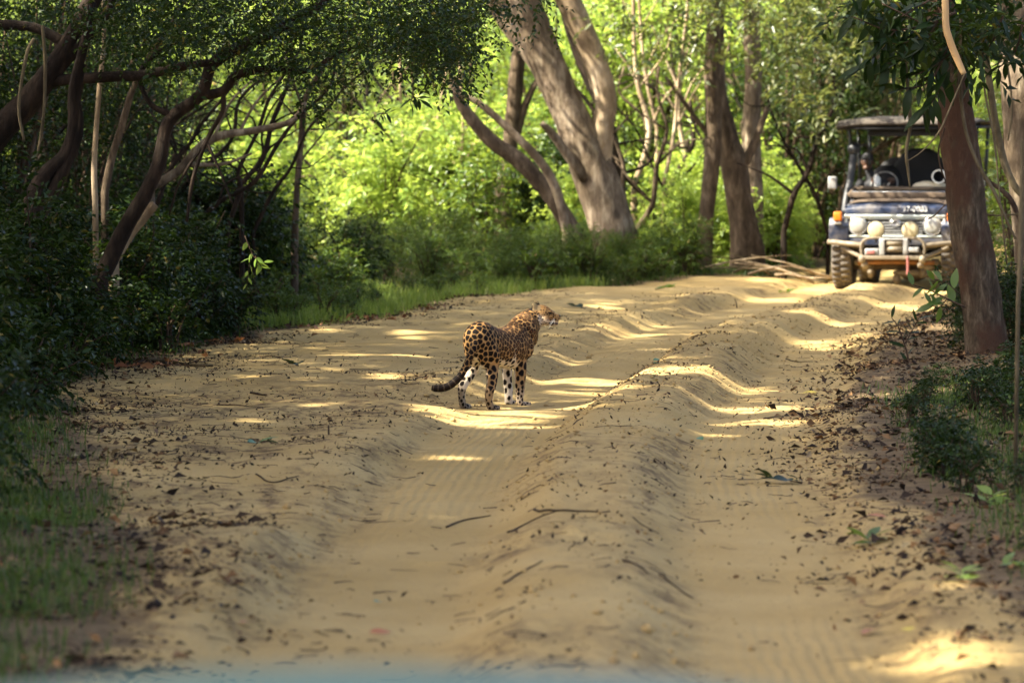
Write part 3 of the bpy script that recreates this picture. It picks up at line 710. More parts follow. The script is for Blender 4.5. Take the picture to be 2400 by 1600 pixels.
VINES = [([(2252, 40, 8), (2250, 190, 8), (2262, 300, 9), (2290, 380, 9), (2330, 450, 9), (2352, 500, 7), (2380, 560, 6)], 35.6, 'pale vine trailing down across the leaning trunk'),
         ([(2296, -40, 14), (2318, 190, 16), (2345, 350, 18), (2374, 430, 18), (2410, 470, 15)], 38.2, 'thick dark vine slung between the two right trunks'),
         ([(2302, 415, 7), (2340, 440, 11), (2370, 470, 13), (2392, 520, 10)], 38.0, 'short bent vine stub below the thick vine'),
         ([(2262, 170, 4), (2232, 240, 4), (2200, 310, 4), (2160, 355, 3), (2126, 378, 3)], 35.0, 'fine straw-like tendril crossing to the leaning trunk'),
         ([(2122, 120, 5), (2127, 200, 8), (2133, 290, 9), (2124, 355, 8), (2128, 400, 7), (2133, 440, 4)], 35.4, 'bare twig hanging down in front of the jeep'),
         ([(2214, 300, 4), (2200, 350, 4), (2204, 390, 4), (2216, 425, 3)], 35.8, 'short black curling tendril beside the leaning trunk'),
         ([(2300, 60, 5), (2306, 200, 5), (2330, 330, 5), (2345, 480, 4), (2360, 620, 4)], 37.4, 'thin dark creeper hanging behind the leaning trunk'),
         ([(2398, 330, 15), (2395, 480, 15), (2390, 640, 13), (2386, 700, 11)], 24.0, 'blurred tan stem rising close by'),
         ([(2300, 500, 5), (2340, 505, 4), (2400, 500, 5)], 37.8, 'level dry twig between the two right trunks'),
         ([(2330, -40, 6), (2350, 90, 6), (2372, 240, 5), (2362, 330, 4)], 39.0, 'dark creeper clinging to the greyish trunk'),
         ([(2215, 480, 3), (2190, 505, 3), (2172, 515, 2)], 35.9, 'dry twig poking from the leaning trunk')]
for a, Y, lab in VINES:
    pts, rad = px_limb(a, Y, 6)
    if Y < 30:
        g = hz(pts[-1][0], pts[-1][1]); pts = np.vstack([pts, [pts[-1][0] - .01, pts[-1][1], g - .05]]); rad = np.append(rad, rad[-1])
    o0 = pts[-1].copy(); V, Fc = tube(pts, rad, 7, .06)
    nm = 'twig' if 'twig' in lab else ('stem' if 'stem' in lab else 'vine')
    tag(obj(nm, np_mesh(nm, local(V, o0), Fc, True), M['vine' if (rng.random() > .35 or Y < 30) else 'twig']), lab, nm).location = o0
pts, rad = px_limb([(2120, -1500, 34), (2160, -800, 27), (2195, -330, 21), (2212, -140, 18), (2215, 0, 16), (2217, 60, 16), (2226, 95, 17), (2243, 138, 16), (2259, 174, 13)], 30.5, 6)
o0 = pts[-1].copy(); V, Fc = tube(pts, rad, 10, .03)
tag(obj('bare_branch', np_mesh('bare_branch', local(V, o0), Fc, True), M['branch_tan']), 'bare smooth tan branch hanging down into view', 'branch').location = o0

# leafy branches with leaves that can be told apart
def leaf_blade():
    x = np.linspace(0, 1, 6); wv = np.sin(math.pi * x ** .85) * .5; wv[0] = .03; wv[-1] = 0
    V = []; Fc = []
    for i in range(6):
        z = -.18 * x[i] ** 2
        V += [(x[i], -wv[i] * .30, z + .05 * wv[i]), (x[i], 0, z), (x[i], wv[i] * .30, z + .05 * wv[i])]
    for i in range(5):
        a = i * 3; Fc += [(a, a + 1, a + 4, a + 3), (a + 1, a + 2, a + 5, a + 4)]
    return np_mesh('leaf', V, Fc, True, {'tint': np.full(18, .45)})
BLADE = {}
for k in ('leaf_dark', 'leaf_mid', 'leaf_bright', 'leaf_orange', 'leaf_yellow', 'leaf_green'):
    b = leaf_blade(); b.materials.append(M[k]); BLADE[k] = b
def orient(d, nrm):
    x = Vector(d).normalized(); z = Vector(nrm); y = z.cross(x).normalized(); z = x.cross(y)
    m = Matrix((x, y, z)).transposed(); return m.to_euler()
def leafy_branch(name, twigs, Y, key, L, label, cat, per=7, down=.6, wr=1.0, mat='twig', root=False):
    allp = [px_limb(t, Y, 5) for t in twigs]
    o0 = allp[0][0][0].copy()
    if root: o0[2] = hz(o0[0], o0[1])
    e = empty(name, o0); tag(e, label, cat)
    for p, r in allp:
        if root and p is allp[0][0]:
            p = np.vstack([[p[0][0], p[0][1], o0[2] - .05], p]); r = np.concatenate([[r[0]], r])
        V, Fc = tube(p, r, 5); obj('stem', np_mesh('stem', local(V, o0), Fc, True), M[mat], e)
        n = max(3, per)
        for i in range(n):
            t = (i + 1) / n; f = t * (len(p) - 1); j = min(int(f), len(p) - 2); c = p[j] + (p[j + 1] - p[j]) * (f - j)
            tan = unit(p[j + 1] - p[j]); sd = np.cross(tan, [0, 1, 0]) * (1 if i % 2 else -1)
            d = tan * .6 + sd * .8 + np.array([0, rng.normal(0, .35), -down + rng.normal(0, .25)])
            lf = link(bpy.data.objects.new('leaf', BLADE[key]), e)
            s = L * rng.uniform(.7, 1.15); lf.location = c - o0; lf.scale = (s, s * wr, s)
            lf.rotation_euler = orient(d, (rng.normal(0, .5), rng.normal(-.4, .5), 1))
leafy_branch('leafy_branch', [[(2240, 30, 8), (2170, 60, 6), (2080, 70, 5), (2000, 40, 3)], [(2200, 50, 6), (2140, 130, 5), (2080, 150, 3)], [(2230, 90, 6), (2180, 190, 5), (2110, 210, 3)],
                              [(2230, 150, 6), (2190, 230, 4), (2165, 260, 3)], [(2170, 60, 5), (2090, 20, 4), (2030, -10, 3)], [(2100, 70, 4), (2050, 130, 3), (2020, 160, 2)],
                              [(2220, 70, 5), (2120, 100, 4), (2060, 100, 3)], [(2240, 110, 5), (2200, 150, 4), (2150, 175, 3)], [(2180, 0, 5), (2110, 40, 4), (2060, 55, 3)]], 35.3, 'leaf_dark', .24,
             'drooping branch with long dark glossy leaves beside the leaning trunk', 'branch', per=12, down=.7)
leafy_branch('leafy_branch', [[(2360, 10, 8), (2330, 90, 6), (2300, 130, 4)], [(2400, 40, 6), (2380, 120, 5), (2340, 160, 3)], [(2300, 0, 6), (2270, 80, 4), (2255, 150, 3)]], 36.0, 'leaf_dark', .2,
             'dark leafy spray in front of the greyish right trunk', 'branch', per=10, down=.5)
leafy_branch('sapling', [[(2122, 868, 6), (2128, 840, 5), (2118, 800, 4), (2105, 765, 3), (2090, 745, 2)], [(2122, 805, 3), (2140, 770, 2), (2152, 748, 2)]], 35.9, 'leaf_dark', .14,
             'small leafy sapling at the sand edge below the leaning trunk', 'sapling', per=9, down=-.1, wr=.9, root=True)
leafy_branch('leafy_twig', [[(2262, 720, 5), (2220, 700, 4), (2180, 680, 3), (2140, 668, 2)], [(2220, 700, 3), (2200, 720, 2), (2180, 712, 2)], [(2250, 690, 3), (2215, 660, 2), (2190, 655, 2)]], 35.6, 'leaf_mid', .16,
             'green leafy twig growing beside the base of the leaning trunk', 'twig', per=5, down=.1, wr=1.5)
leafy_branch('leafy_twig', [[(574, 553, 3), (585, 580, 3), (598, 605, 2), (618, 615, 2)], [(590, 590, 2), (582, 635, 2), (578, 680, 1)], [(598, 600, 2), (612, 625, 2)]], 36.6, 'leaf_bright', .085,
             'pale green leaf spray lit up in the dark thicket', 'twig', per=6, down=.3, wr=1.5)
leafy_branch('hanging_leaves', [[(965, 215, 3), (968, 225, 3), (962, 240, 2)], [(968, 225, 2), (985, 235, 2)]], 34.0, 'leaf_dark', .12, 'tuft of long dark leaves hanging before the bright opening', 'twig', per=4, down=.4)
leafy_branch('hanging_leaves', [[(900, 262, 2), (893, 270, 2), (888, 285, 2)], [(893, 268, 2), (910, 266, 2)]], 34.0, 'leaf_dark', .09, 'small lowest tuft of leaves hanging before the bright opening', 'twig', per=4, down=.4)
leafy_branch('dead_spray', [[(2296, 948, 3), (2320, 950, 3), (2350, 962, 2)]], 31.5, 'leaf_orange', .13, 'rust coloured dead leaves caught on the right bank shrubs', 'leaves', per=4, down=.6, wr=1.0)

# ------------------------------------------------------------------ undergrowth
def scatter(n, fx, fy):
    return [(fx(i), fy(i)) for i in range(n)]
U = rng.uniform
for bx, by, lab in ((-9.5, 60, 'tall spreading tree left of the clearing behind the thicket'), (-10.5, 66, 'tall tree farther back along the left side of the clearing'), (-9.0, 72, 'tall tree at the far left corner of the clearing')):  # unseen trees added so their crowns dapple the clearing
    b0_ = np.array([bx, by, hz(bx, by)]); e = empty('wood_tree', b0_); tag(e, lab, 'tree', 'tall trees left of the clearing')
    pts = catmull([b0_ + [0, 0, -.3], b0_ + [.2, .1, 2.5], b0_ + [.1, -.2, 5], b0_ + [.5, 0, 8]], 5); V, Fc = tube(pts, np.linspace(.28, .1, len(pts)), 10, .05); obj('trunk', np_mesh('trunk', local(V, b0_), Fc, True), M['bark_brown'], e)
    for a in range(5):
        tp_ = b0_ + [.3, 0, 5.6]; en = tp_ + [3 * math.cos(a * 1.3), 3 * math.sin(a * 1.3), 2.0]; pts = catmull([tp_, (tp_ + en) / 2 + [0, 0, .3], en], 4); V, Fc = tube(pts, np.linspace(.09, .03, len(pts)), 7); obj('branch', np_mesh('branch', local(V, b0_), Fc, True), M['bark_brown'], e)
    leaf_obj('crown', crown_blob(b0_ + [.5, 0, 8.0], (4.2, 3.6, 1.7), 330, 8, .55, .17, .085), M['leaf_mid'], e, b0_)
for i in range(12):  # unseen trees added to block sky light from the near left
    y = 12 + 1.6 * i; x = -4.9 - .06 * y - 1.5 * U()
    bush('verge_tree', 'dark_tree', x, y, U(.8, 1.0), 'dark young tree hemming the near left verge', 'tree', 'young trees of the near left verge')
LAND += [(-.1, 31.8, 'the spotted cat'), (5.2, 57, 'the jeep')]
for i in range(16):  # dark leaves stand in for shaded gaps between the clearing shrubs
    y = U(61, 74); x = U(-6.5, 2.5)
    bush('shadow_shrub', 'dark_shrub', x, y, U(1.0, 1.6), 'dark shrub in the clearing', 'shrub', 'dark shrubs of the clearing', lo=1.15, hi=1.4)
for i in range(12):  # dark leaves stand in for the deep shade behind the jeep
    y = U(64, 76); x = P(1790 + 260 * U(), 0, y)[0]
    bush('shadow_tree', 'dark_tree', x, y, U(.7, 1.1), 'dark young tree in the wood', 'tree', 'dark young trees of the wood', lo=.8, hi=.98)
# dark thicket left of the track
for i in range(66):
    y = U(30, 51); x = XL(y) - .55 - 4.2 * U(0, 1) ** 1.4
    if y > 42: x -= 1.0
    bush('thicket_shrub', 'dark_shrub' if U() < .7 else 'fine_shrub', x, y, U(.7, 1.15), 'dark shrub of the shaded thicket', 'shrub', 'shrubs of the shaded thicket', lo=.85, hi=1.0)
for i in range(26):
    y = U(40, 54); x = -3.8 - 5.5 * U(0, 1) - (54 - y) * .05
    bush('thicket_tree', 'dark_tree', x, y, U(.75, 1.1), 'dark leafy young tree of the thicket', 'tree', 'small trees of the shaded thicket', lo=.88, hi=1.0)
for i in range(9):
    y = U(31, 38); x = -5.4 - 2.0 * U()
    bush('thicket_tree', 'dark_tree', x, y, U(.8, 1.05), 'dark leafy young tree of the thicket', 'tree', 'small trees of the shaded thicket', lo=.88, hi=1.0)
for i in range(22):  # unseen backing trees added to block sky light from the left
    y = 6 + 2.3 * i + U(-.6, .6); x = -9.3 - 3.0 * U()
    bush('bank_tree', 'dark_tree', x, y, U(1.0, 1.3), 'leafy tree of the left woodland edge', 'tree', 'trees of the left woodland edge')
for i in range(9):
    y = 36 + 2.6 * i; x = 8.6 + .1 * (y - 36) + 2.5 * U()
    bush('right_wood_tree', 'tall_mid', x, y, U(.9, 1.2), 'leafy tree of the right woodland edge', 'tree', 'trees of the right woodland edge')
for (x, y, sc) in [(-2.75, 20, .62), (-3.05, 22.6, .8), (-3.35, 25.4, .9), (-3.7, 27.6, 1.0), (-4.3, 29.0, 1.1)]:
    bush('verge_shrub', 'dark_shrub', x, y, sc, 'blurred dark shrub rising from the near left grass', 'shrub', 'shrubs on the near left verge', lo=.7, hi=1.05)
# weeds along the left bank, shaded
for i in range(110):
    y = U(29, 57); x = XL(y) - .15 - 1.0 * U() ** 1.3
    if 43.5 < y < 52.5: x -= .95
    bush('bank_weed', 'low_weed' if y > 42 else 'dark_weed', x, y, U(.6, 1.25), 'leafy weed on the left bank', 'weed', 'weeds along the left bank', lo=.85, hi=1.05)
# the belt of shrubs between track and clearing
for i in range(64):
    y = U(51.5, 59); x = XL(min(y, 56)) - .5 - 5.5 * U() if U() < .6 else U(-.5, 4.2)
    if x > XL(y) - .35: x = XL(y) - .35 - U(0, 1.5)
    bush('belt_shrub', 'fine_shrub', x, y, U(.35, .75), 'mid green shrub behind the bend', 'shrub', 'shrubs behind the bend', lo=.55, hi=.7)
# the sunlit clearing
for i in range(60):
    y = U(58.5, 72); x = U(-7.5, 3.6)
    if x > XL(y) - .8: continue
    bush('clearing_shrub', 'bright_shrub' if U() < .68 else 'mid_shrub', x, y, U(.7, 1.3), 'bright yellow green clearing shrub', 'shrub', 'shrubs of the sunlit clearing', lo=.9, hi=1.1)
for i in range(16):
    y = U(59, 66); x = U(4.2, 8.0)
    if XL(y) - .5 < x < XR(y) + .3: x = XL(y) - .6 - U(0, 1)
    bush('jeep_side_shrub', 'bright_shrub', x, y, U(.5, .85), 'bright weedy trackside shrub', 'shrub', 'shrubs beside the jeep', lo=.6, hi=.75)
for i in range(54):
    y = U(66, 88); x = -9 + 18 * U()
    bush('sunlit_tree', 'tall_bright' if U() < .5 else ('tall_mid' if U() < .5 else 'tall_olive'), x, y, U(.8, 1.2), 'loose bright green tree', 'tree', 'trees behind the clearing', lo=.92, hi=1.08)
for i in range(46):
    y = U(63, 92); x = 5.0 + (y - 60) * .28 + 9 * (U() - .35)
    if XL(y) - .4 < x < XR(y) + .4: x += 3.4
    bush('olive_tree', 'tall_olive' if U() < .5 else 'tall_mid', x, y, U(.85, 1.25), 'olive green tree in the wood', 'tree', 'trees behind the jeep', lo=.95, hi=1.12)
for i in range(40):
    y = U(88, 112); x = -14 + 34 * i / 39 + U(-.5, .5)
    bush('far_tree', 'tall_bright' if U() < .6 else 'tall_mid', x, y, U(1.2, 1.6), 'tree closing off the far wood', 'tree', 'trees of the far wood', lo=1.3, hi=1.5)
# right bank
for i in range(70):
    y = U(31.5, 46); x = XR(y) + .8 + 2.4 * U() ** 1.2
    if y < 36.8 and abs(x - 4.1) < .9: continue
    bush('right_shrub', 'dark_shrub', x, y, U(.3, .66) if y > 37 else U(.22, .42), 'low dark glossy right bank shrub', 'shrub', 'shrubs on the right bank', lo=.4, hi=.52)
for i in range(46):
    y = U(18, 33); x = XR(y) + .35 + 1.6 * U() ** 1.1
    bush('right_weed', 'dark_weed', x, y, U(.3, .7), 'dark weed in the right bank litter', 'weed', 'weeds on the right bank', lo=.42, hi=.55)
for i in range(18):
    y = U(42, 58); x = XR(y) + .9 + 4 * U()
    bush('right_growth', 'tall_mid' if U() < .5 else 'fine_shrub', x, y, U(.5, .8), 'leafy right side growth', 'shrub', 'growth behind the right trunks', lo=.6, hi=.7)
# ------------------------------------------------------------------ leopard
def ellip(c, r, axes=None, seg=16, rings=10):
    V = []; Fc = []
    A = np.eye(3) if axes is None else np.array(axes, float)
    for i in range(rings + 1):
        th = math.pi * i / rings
        for j in range(seg):
            ph = 2 * math.pi * j / seg
            q = np.array([math.sin(th) * math.cos(ph) * r[0], math.sin(th) * math.sin(ph) * r[1], math.cos(th) * r[2]])
            V.append(np.array(c) + q @ A)
    for i in range(rings):
        for j in range(seg):
            a = i * seg + j; b = i * seg + (j + 1) % seg
            Fc += [(a, a + seg, b + seg), (a, b + seg, b)]
    return np.array(V), np.array(Fc)
def loft(rings_, seg=20):
    """rings of (centre, lateral axis, vertical axis, half width, half height)"""
    V = []; Fc = []
    ph = np.linspace(0, 2 * math.pi, seg, endpoint=False)
    for c, a, b, hw, hh in rings_:
        V.append(np.array(c) + np.outer(np.cos(ph) * hw, a) + np.outer(np.sin(ph) * hh, b))
    V = np.vstack(V); n = len(rings_)
    for i in range(n - 1):
        for j in range(seg):
            p = i * seg + j; q = i * seg + (j + 1) % seg
            Fc += [(p, q, q + seg), (p, q + seg, p + seg)]
    V = np.vstack([V, rings_[0][0], rings_[-1][0]]); k = len(V)
    for j in range(seg):
        Fc += [(k - 2, (j + 1) % seg, j), (k - 1, (n - 1) * seg + j, (n - 1) * seg + (j + 1) % seg)]
    return V, np.array(Fc)

def build_leopard():
    up = np.array([0, 0, 1.])
    u = unit(np.array([.47, .88, 0])); l = np.array([-u[1], u[0], 0])
    H = np.array([-.243, 31.53, 0]); Fm = H + u * .60
    parts = []
    def ring(t, ztop, zbot, hw, off=0):
        c = H + u * t + l * off; c = c + up * ((ztop + zbot) / 2)
        return (c, l, up, hw, (ztop - zbot) / 2)
    body = [ring(-.135, .55, .47, .03), ring(-.115, .60, .42, .07), ring(-.07, .637, .37, .102), ring(0, .655, .345, .118), ring(.08, .645, .34, .115), ring(.17, .615, .325, .112), ring(.28, .592, .302, .122),
            ring(.38, .590, .285, .132), ring(.48, .605, .275, .134), ring(.56, .632, .28, .118), ring(.63, .642, .30, .104), ring(.69, .625, .34, .085), ring(.73, .59, .39, .06), ring(.76, .56, .43, .03)]
    parts.append(loft(body, 24))
    def chain(pts, rad, sides=14):
        p = catmull(np.column_stack([np.array(pts), np.array(rad)]), 5)
        parts.append(tube(p[:, :3], p[:, 3], sides))
    def px(*a): return P(*a)
    # neck
    chain([Fm + u * .02 + up * .53, Fm + u * .08 + up * .555, px(1232, 764, 32.27), px(1247, 750, 32.31), px(1262, 741, 32.32)], [.115, .118, .108, .094, .075], 18)
    parts.append(ellip(P(1236, 786, 32.22), (.085, .085, .11)))
    parts.append(ellip(P(1228, 800, 32.15), (.08, .08, .12)))
    # hind right (near)
    chain([H - l * .035 + up * .57, H - l * .05 + up * .50 + u * .01, H - l * .06 + up * .42 + u * .03, px(1151, 832, 31.53), px(1153, 856, 31.55), px(1153.5, 880, 31.50), px(1152, 900, 31.45), px(1147, 918, 31.40), px(1145.5, 937, 31.41), px(1149, 951, 31.43), px(1152, 957, 31.44)],
          [.035, .070, .080, .068, .053, .045, .039, .034, .029, .029, .027])
    parts.append(ellip(H - l * .052 + up * .45 + u * .015, (.056, .105, .15), [l, u, up]))
    parts.append(ellip(px(1158, 956.5, 31.47), (.035, .056, .026), [l, u, up]))
    # hind left (far)
    chain([H + l * .035 + up * .57, H + l * .05 + up * .50 + u * .01, H + l * .06 + up * .42 + u * .03, px(1115, 826, 31.68), px(1112, 852, 31.68), px(1104, 872, 31.65), px(1094, 889, 31.61), px(1083.5, 907, 31.56), px(1082, 928, 31.57), px(1084, 946, 31.585), px(1086, 952, 31.60)],
          [.035, .068, .074, .060, .048, .042, .038, .035, .028, .027, .026])
    parts.append(ellip(H + l * .05 + up * .45 + u * .015, (.05, .10, .145), [l, u, up]))
    parts.append(ellip(px(1091, 952.5, 31.63), (.035, .056, .026), [l, u, up]))
    # fore right (near)
    sR = Fm - l * .075; sL = Fm + l * .075
    chain([sR + l * .03 + up * .58, sR + l * .022 + up * .50, sR + l * .01 + up * .42 + u * .01, px(1217, 836, 31.99), px(1219, 858, 31.97), px(1219.5, 878, 31.96), px(1218.5, 898, 31.95), px(1219, 916, 31.95), px(1218, 932, 31.95), px(1219, 944, 31.95), px(1220, 949, 31.955)],
          [.03, .056, .066, .060, .051, .045, .040, .035, .029, .028, .026])
    parts.append(ellip(sR + l * .02 + up * .48 - u * .01, (.045, .075, .15), [l, u, up]))
    parts.append(ellip(px(1227.5, 948.5, 31.99), (.035, .056, .026), [unit(np.array([-.5, 1, 0])), unit(np.array([1, .5, 0])), up]))
    # fore left (far)
    chain([sL - l * .03 + up * .58, sL - l * .022 + up * .50, sL - l * .01 + up * .42 + u * .01, px(1190, 838, 32.12), px(1188.5, 858, 32.13), px(1188.5, 880, 32.13), px(1190, 900, 32.13), px(1192, 916, 32.13), px(1192, 930, 32.12), px(1192, 940, 32.12), px(1192.5, 944, 32.13)],
          [.03, .054, .06, .052, .042, .037, .035, .033, .032, .033, .031])
    parts.append(ellip(sL - l * .02 + up * .47 - u * .01, (.042, .07, .14), [l, u, up]))
    parts.append(ellip(px(1195, 943.5, 32.16), (.036, .05, .023), [l, u, up]))
    # toes
    for (c, ax, w_) in [(px(1158, 957.5, 31.47), u, .030), (px(1091, 953.5, 31.63), u, .030), (px(1228, 949.5, 31.99), unit(np.array([1, .5, 0])), .03), (px(1195, 944.5, 32.16), u, .034)]:
        sd = np.array([-ax[1], ax[0], 0])
        for k in (-1.5, -.5, .5, 1.5):
            q = c + ax * (.044 - .006 * abs(k)) + sd * k * w_ * .48; q[2] = .014
            parts.append(ellip(q, (.019, .0115, .014), [ax, sd, up], 10, 6))
    # tail
    tp = [(1122, 782, 31.50), (1118, 796, 31.44), (1112, 811, 31.40), (1104.3, 831, 31.38), (1095, 852, 31.37), (1087, 867.5, 31.36), (1079, 881, 31.35), (1066, 894, 31.34), (1052.7, 903.8, 31.33), (1037.4, 909.5, 31.32), (1022, 910, 31.31), (1011, 908.6, 31.31)]
    tail_pts = np.array([px(*q) for q in tp]); tail_r = np.array([.036, .031, .029, .0285, .028, .028, .029, .030, .030, .0295, .028, .022])
    chain(tail_pts, tail_r, 12)
    # head, looking to the right
    hx = unit(np.array([1, -.10, -.14])); hy = unit(np.array([.10, 1, 0])); hzv = np.cross(hx, hy)
    ax = [hx, hy, hzv]
    def hp(a, b, yoff=0): return px(a, b, 32.33 + yoff)
    parts.append(ellip(hp(1270, 733), (.082, .070, .062), ax))
    parts.append(ellip(hp(1264, 748), (.060, .072, .056), ax))
    parts.append(ellip(hp(1287, 738), (.060, .047, .040), ax))
    parts.append(ellip(hp(1297, 742.5), (.050, .040, .034), ax))
    parts.append(ellip(hp(1305, 744), (.028, .033, .029), ax))
    parts.append(ellip(hp(1302, 748), (.030, .040, .020), ax))
    parts.append(ellip(hp(1309.5, 739.5), (.014, .018, .012), ax))
    parts.append(ellip(hp(1288, 757), (.052, .040, .024), ax))
    parts.append(ellip(hp(1302, 758.5), (.024, .026, .017), ax))
    for s in (-1, 1):   # brow ridges, cheek ruffs
        parts.append(ellip(hp(1289, 729) + hy * s * .034, (.026, .016, .014), ax))
        parts.append(ellip(hp(1276, 749) + hy * s * .044, (.044, .030, .040), ax))
    # ears: shallow cups
    for s, (ex, ey) in ((-1, (1254, 722)), (1, (1258, 716))):
        c = hp(ex, ey, s * .045)
        ea = unit(np.array([.45, s * .75, .35])); eb = unit(np.cross(ea, up)); ec = np.cross(eb, ea)
        if ec[2] < 0: ec = -ec
        parts.append(ellip(c + ec * .008, (.014, .032, .040), [ea, eb, ec], 12, 8))
    V, Fc = merge(parts)
    me = np_mesh('leopard_body', V, Fc)
    tmp = obj('tmp', me)
    rm = tmp.modifiers.new('r', 'REMESH'); rm.mode = 'VOXEL'; rm.voxel_size = .0062
    sm = tmp.modifiers.new('s', 'SMOOTH'); sm.iterations = 14; sm.factor = .5
    dg = bpy.context.evaluated_depsgraph_get(); dg.update()
    body_me = bpy.data.meshes.new_from_object(tmp.evaluated_get(dg))
    bpy.data.objects.remove(tmp)
    n = len(body_me.vertices)
    co = np.zeros(n * 3); body_me.vertices.foreach_get('co', co); co = co.reshape(-1, 3)
    nr = np.zeros(n * 3); body_me.vertices.foreach_get('normal', nr); nr = nr.reshape(-1, 3)
    # ---- coat
    z = co[:, 2]; t = (co - H) @ u; lat = (co - H) @ l
    hc = hp(1282, 742); dh = np.linalg.norm(co - hc, axis=1)
    head = (dh < .115) & (co[:, 0] > hp(1250, 742)[0])
    # distance and position along the tail
    tp_d = catmull(tail_pts, 8); dt = np.full(n, 9.); ti = np.zeros(n)
    for i, q in enumerate(tp_d):
        d = np.linalg.norm(co - q, axis=1); k = d < dt; dt[k] = d[k]; ti[k] = i / (len(tp_d) - 1)
    tail = (dt < .041) & (ti > .12)
    leg = (z < .36) & ~tail
    front = t > .33
    # inside faces of the legs are pale, outside tawny
    rightleg = np.where(front, co[:, 0] > .02 + (z - .15) * .05, co[:, 0] > -.235)
    inner = np.where(rightleg, nr @ l, -(nr @ l))
    pale = sstep(.1, .8, inner) * sstep(.5, .30, z) * ~tail * np.where(rightleg, .45, .9)
    pale = np.maximum(pale, sstep(-.45, -.85, nr[:, 2]) * ~head * (z > .22))
    farfore = front & ~rightleg & (z < .36)
    pale = np.maximum(pale, farfore * .8); farhind = ~front & ~rightleg & (z < .36) & ~tail
    pale = np.maximum(pale, farhind * sstep(.38, .28, z) * .55)
    pale = np.maximum(pale, sstep(.20, .04, z) * .5 * ~tail)
    # chest, throat, muzzle
    pale = np.maximum(pale, head * sstep(.03, -.03, (co - hc) @ hzv + .0) * .75 * sstep(.02, -.05, (co - hc) @ hx + .0))
    pale = np.maximum(pale, head * sstep(.0, -.03, (co - hc) @ hzv) * .45)
    tawny = np.array([.285, .165, .064]); deep = np.array([.20, .10, .032]); cream = np.array([.60, .53, .41])
    ridge = sstep(.3, .8, nr[:, 2])[:, None]
    base = tawny * (1 - .55 * ridge) + deep * .55 * ridge
    base = base * (.9 + .2 * rng.random((n, 1)))
    colr = base * (1 - pale[:, None]) + cream * pale[:, None]
    # spots: dart throwing over the skin, spacing by region
    sp = np.full(n, .034)
    sp[(t < .1) & (z > .36)] = .038
    sp[leg] = .047
    sp[leg & (z < .15)] = .030
    sp[head] = .0165
    neck = (t > .72) & ~head & (z > .45); sp[neck] = .027
    sp[tail] = .034
    sp[farfore] = .05
    order = rng.permutation(n); chosen = []; cell = {}; cs = .052
    for i in order:
        c = co[i]; key = tuple(np.floor(c / cs).astype(int)); bad = False
        for dx in (-1, 0, 1):
            for dy in (-1, 0, 1):
                for dz in (-1, 0, 1):
                    for j in cell.get((key[0] + dx, key[1] + dy, key[2] + dz), ()):
                        if np.linalg.norm(co[j] - c) < .92 * min(sp[i], sp[j] * 1.2): bad = True; break
                    if bad: break
                if bad: break
            if bad: break
        if not bad: chosen.append(i); cell.setdefault(key, []).append(i)
    kd = kdtree.KDTree(len(chosen))
    for k, i in enumerate(chosen): kd.insert(co[i], k)
    kd.balance()
    mask = np.zeros(n); heart = np.zeros(n)
    jit = rng.uniform(.68, 1.3, len(chosen)); ph = rng.uniform(0, 6.28, len(chosen))
    wob = fbm(co[:, 0] * 60 + co[:, 1] * 31, co[:, 2] * 60 + co[:, 1] * 17, 7, 2)
    for i in range(n):
        res = kd.find_n(co[i], 2)
        q, k, d = res[0]
        s = sp[chosen[k]]; v = co[i] - co[chosen[k]]
        if leg[i]: d = math.sqrt(v[0] ** 2 + v[1] ** 2 + (v[2] * .72) ** 2)
        elif tail[i]: d = d * .62
        rel = d / (s * jit[k]) + wob[i] * .22
        # keep a thin bright net between the blotches
        gap = (res[1][2] - res[0][2]) / s if len(res) > 1 else 1
        lim = .62 if not head[i] else .34
        if leg[i]: lim = .47 if z[i] > .15 else .33
        if farfore[i]: lim = .30
        if pale[i] > .6 and not head[i]: lim = min(lim, .34)
        mask[i] = float(sstep(lim + .07, lim - .05, rel)) * float(sstep(.04, .20, gap))
        flank = (not leg[i]) and (not head[i]) and (not tail[i]) and (.1 < t[i] < .8)
        if flank: heart[i] = float(sstep(.24, .10, rel))
    black = np.array([.006, .004, .003]); brown = np.array([.17, .065, .018])
    dark = black * (1 - heart[:, None] * .8) + brown * heart[:, None] * .8
    colr = colr * (1 - mask[:, None]) + dark * mask[:, None]
    # tail: dark blotches closing to rings towards the tip
    ringv = np.sin(ti * 80) > .80
    tm = tail & (ti > .52)
    colr[tm] = black * 1.3
    colr[tm & ringv & (ti < .97)] = np.array([.06, .043, .027])
    # backs of the hind feet darker: their shade and wet painted into the coat
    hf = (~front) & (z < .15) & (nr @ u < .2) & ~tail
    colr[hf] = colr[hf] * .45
    # face
    def blot(p, r, c, s=1.0):
        d = np.linalg.norm((co - p) / np.array(r), axis=1); k = sstep(1.1, .75, d) * s
        colr[:] = colr * (1 - k[:, None]) + np.array(c) * k[:, None]
    for s in (-1, 1):
        blot(hp(1290.5, 733) + hy * s * .036, (.020, .03, .010), black)
        blot(hp(1288, 746) + hy * s * .045, (.015, .02, .012), (.16, .07, .03), .8)
        blot(hp(1291, 728.5) + hy * s * .03, (.010, .015, .005), (.72, .62, .45), .8)
        blot(hp(1294, 757) + hy * s * .035, (.024, .025, .013), black)
        for q in range(3): blot(hp(1297 + q, 744 + q * 2.6) + hy * s * .036, (.026, .014, .0022), black, .8)
    blot(hp(1303, 758), (.022, .04, .012), (.05, .035, .028), .9)
    blot(hp(1311.5, 740), (.012, .022, .013), (.02, .012, .011))
    blot(hp(1302, 734), (.03, .02, .010), (.62, .45, .24), .6)
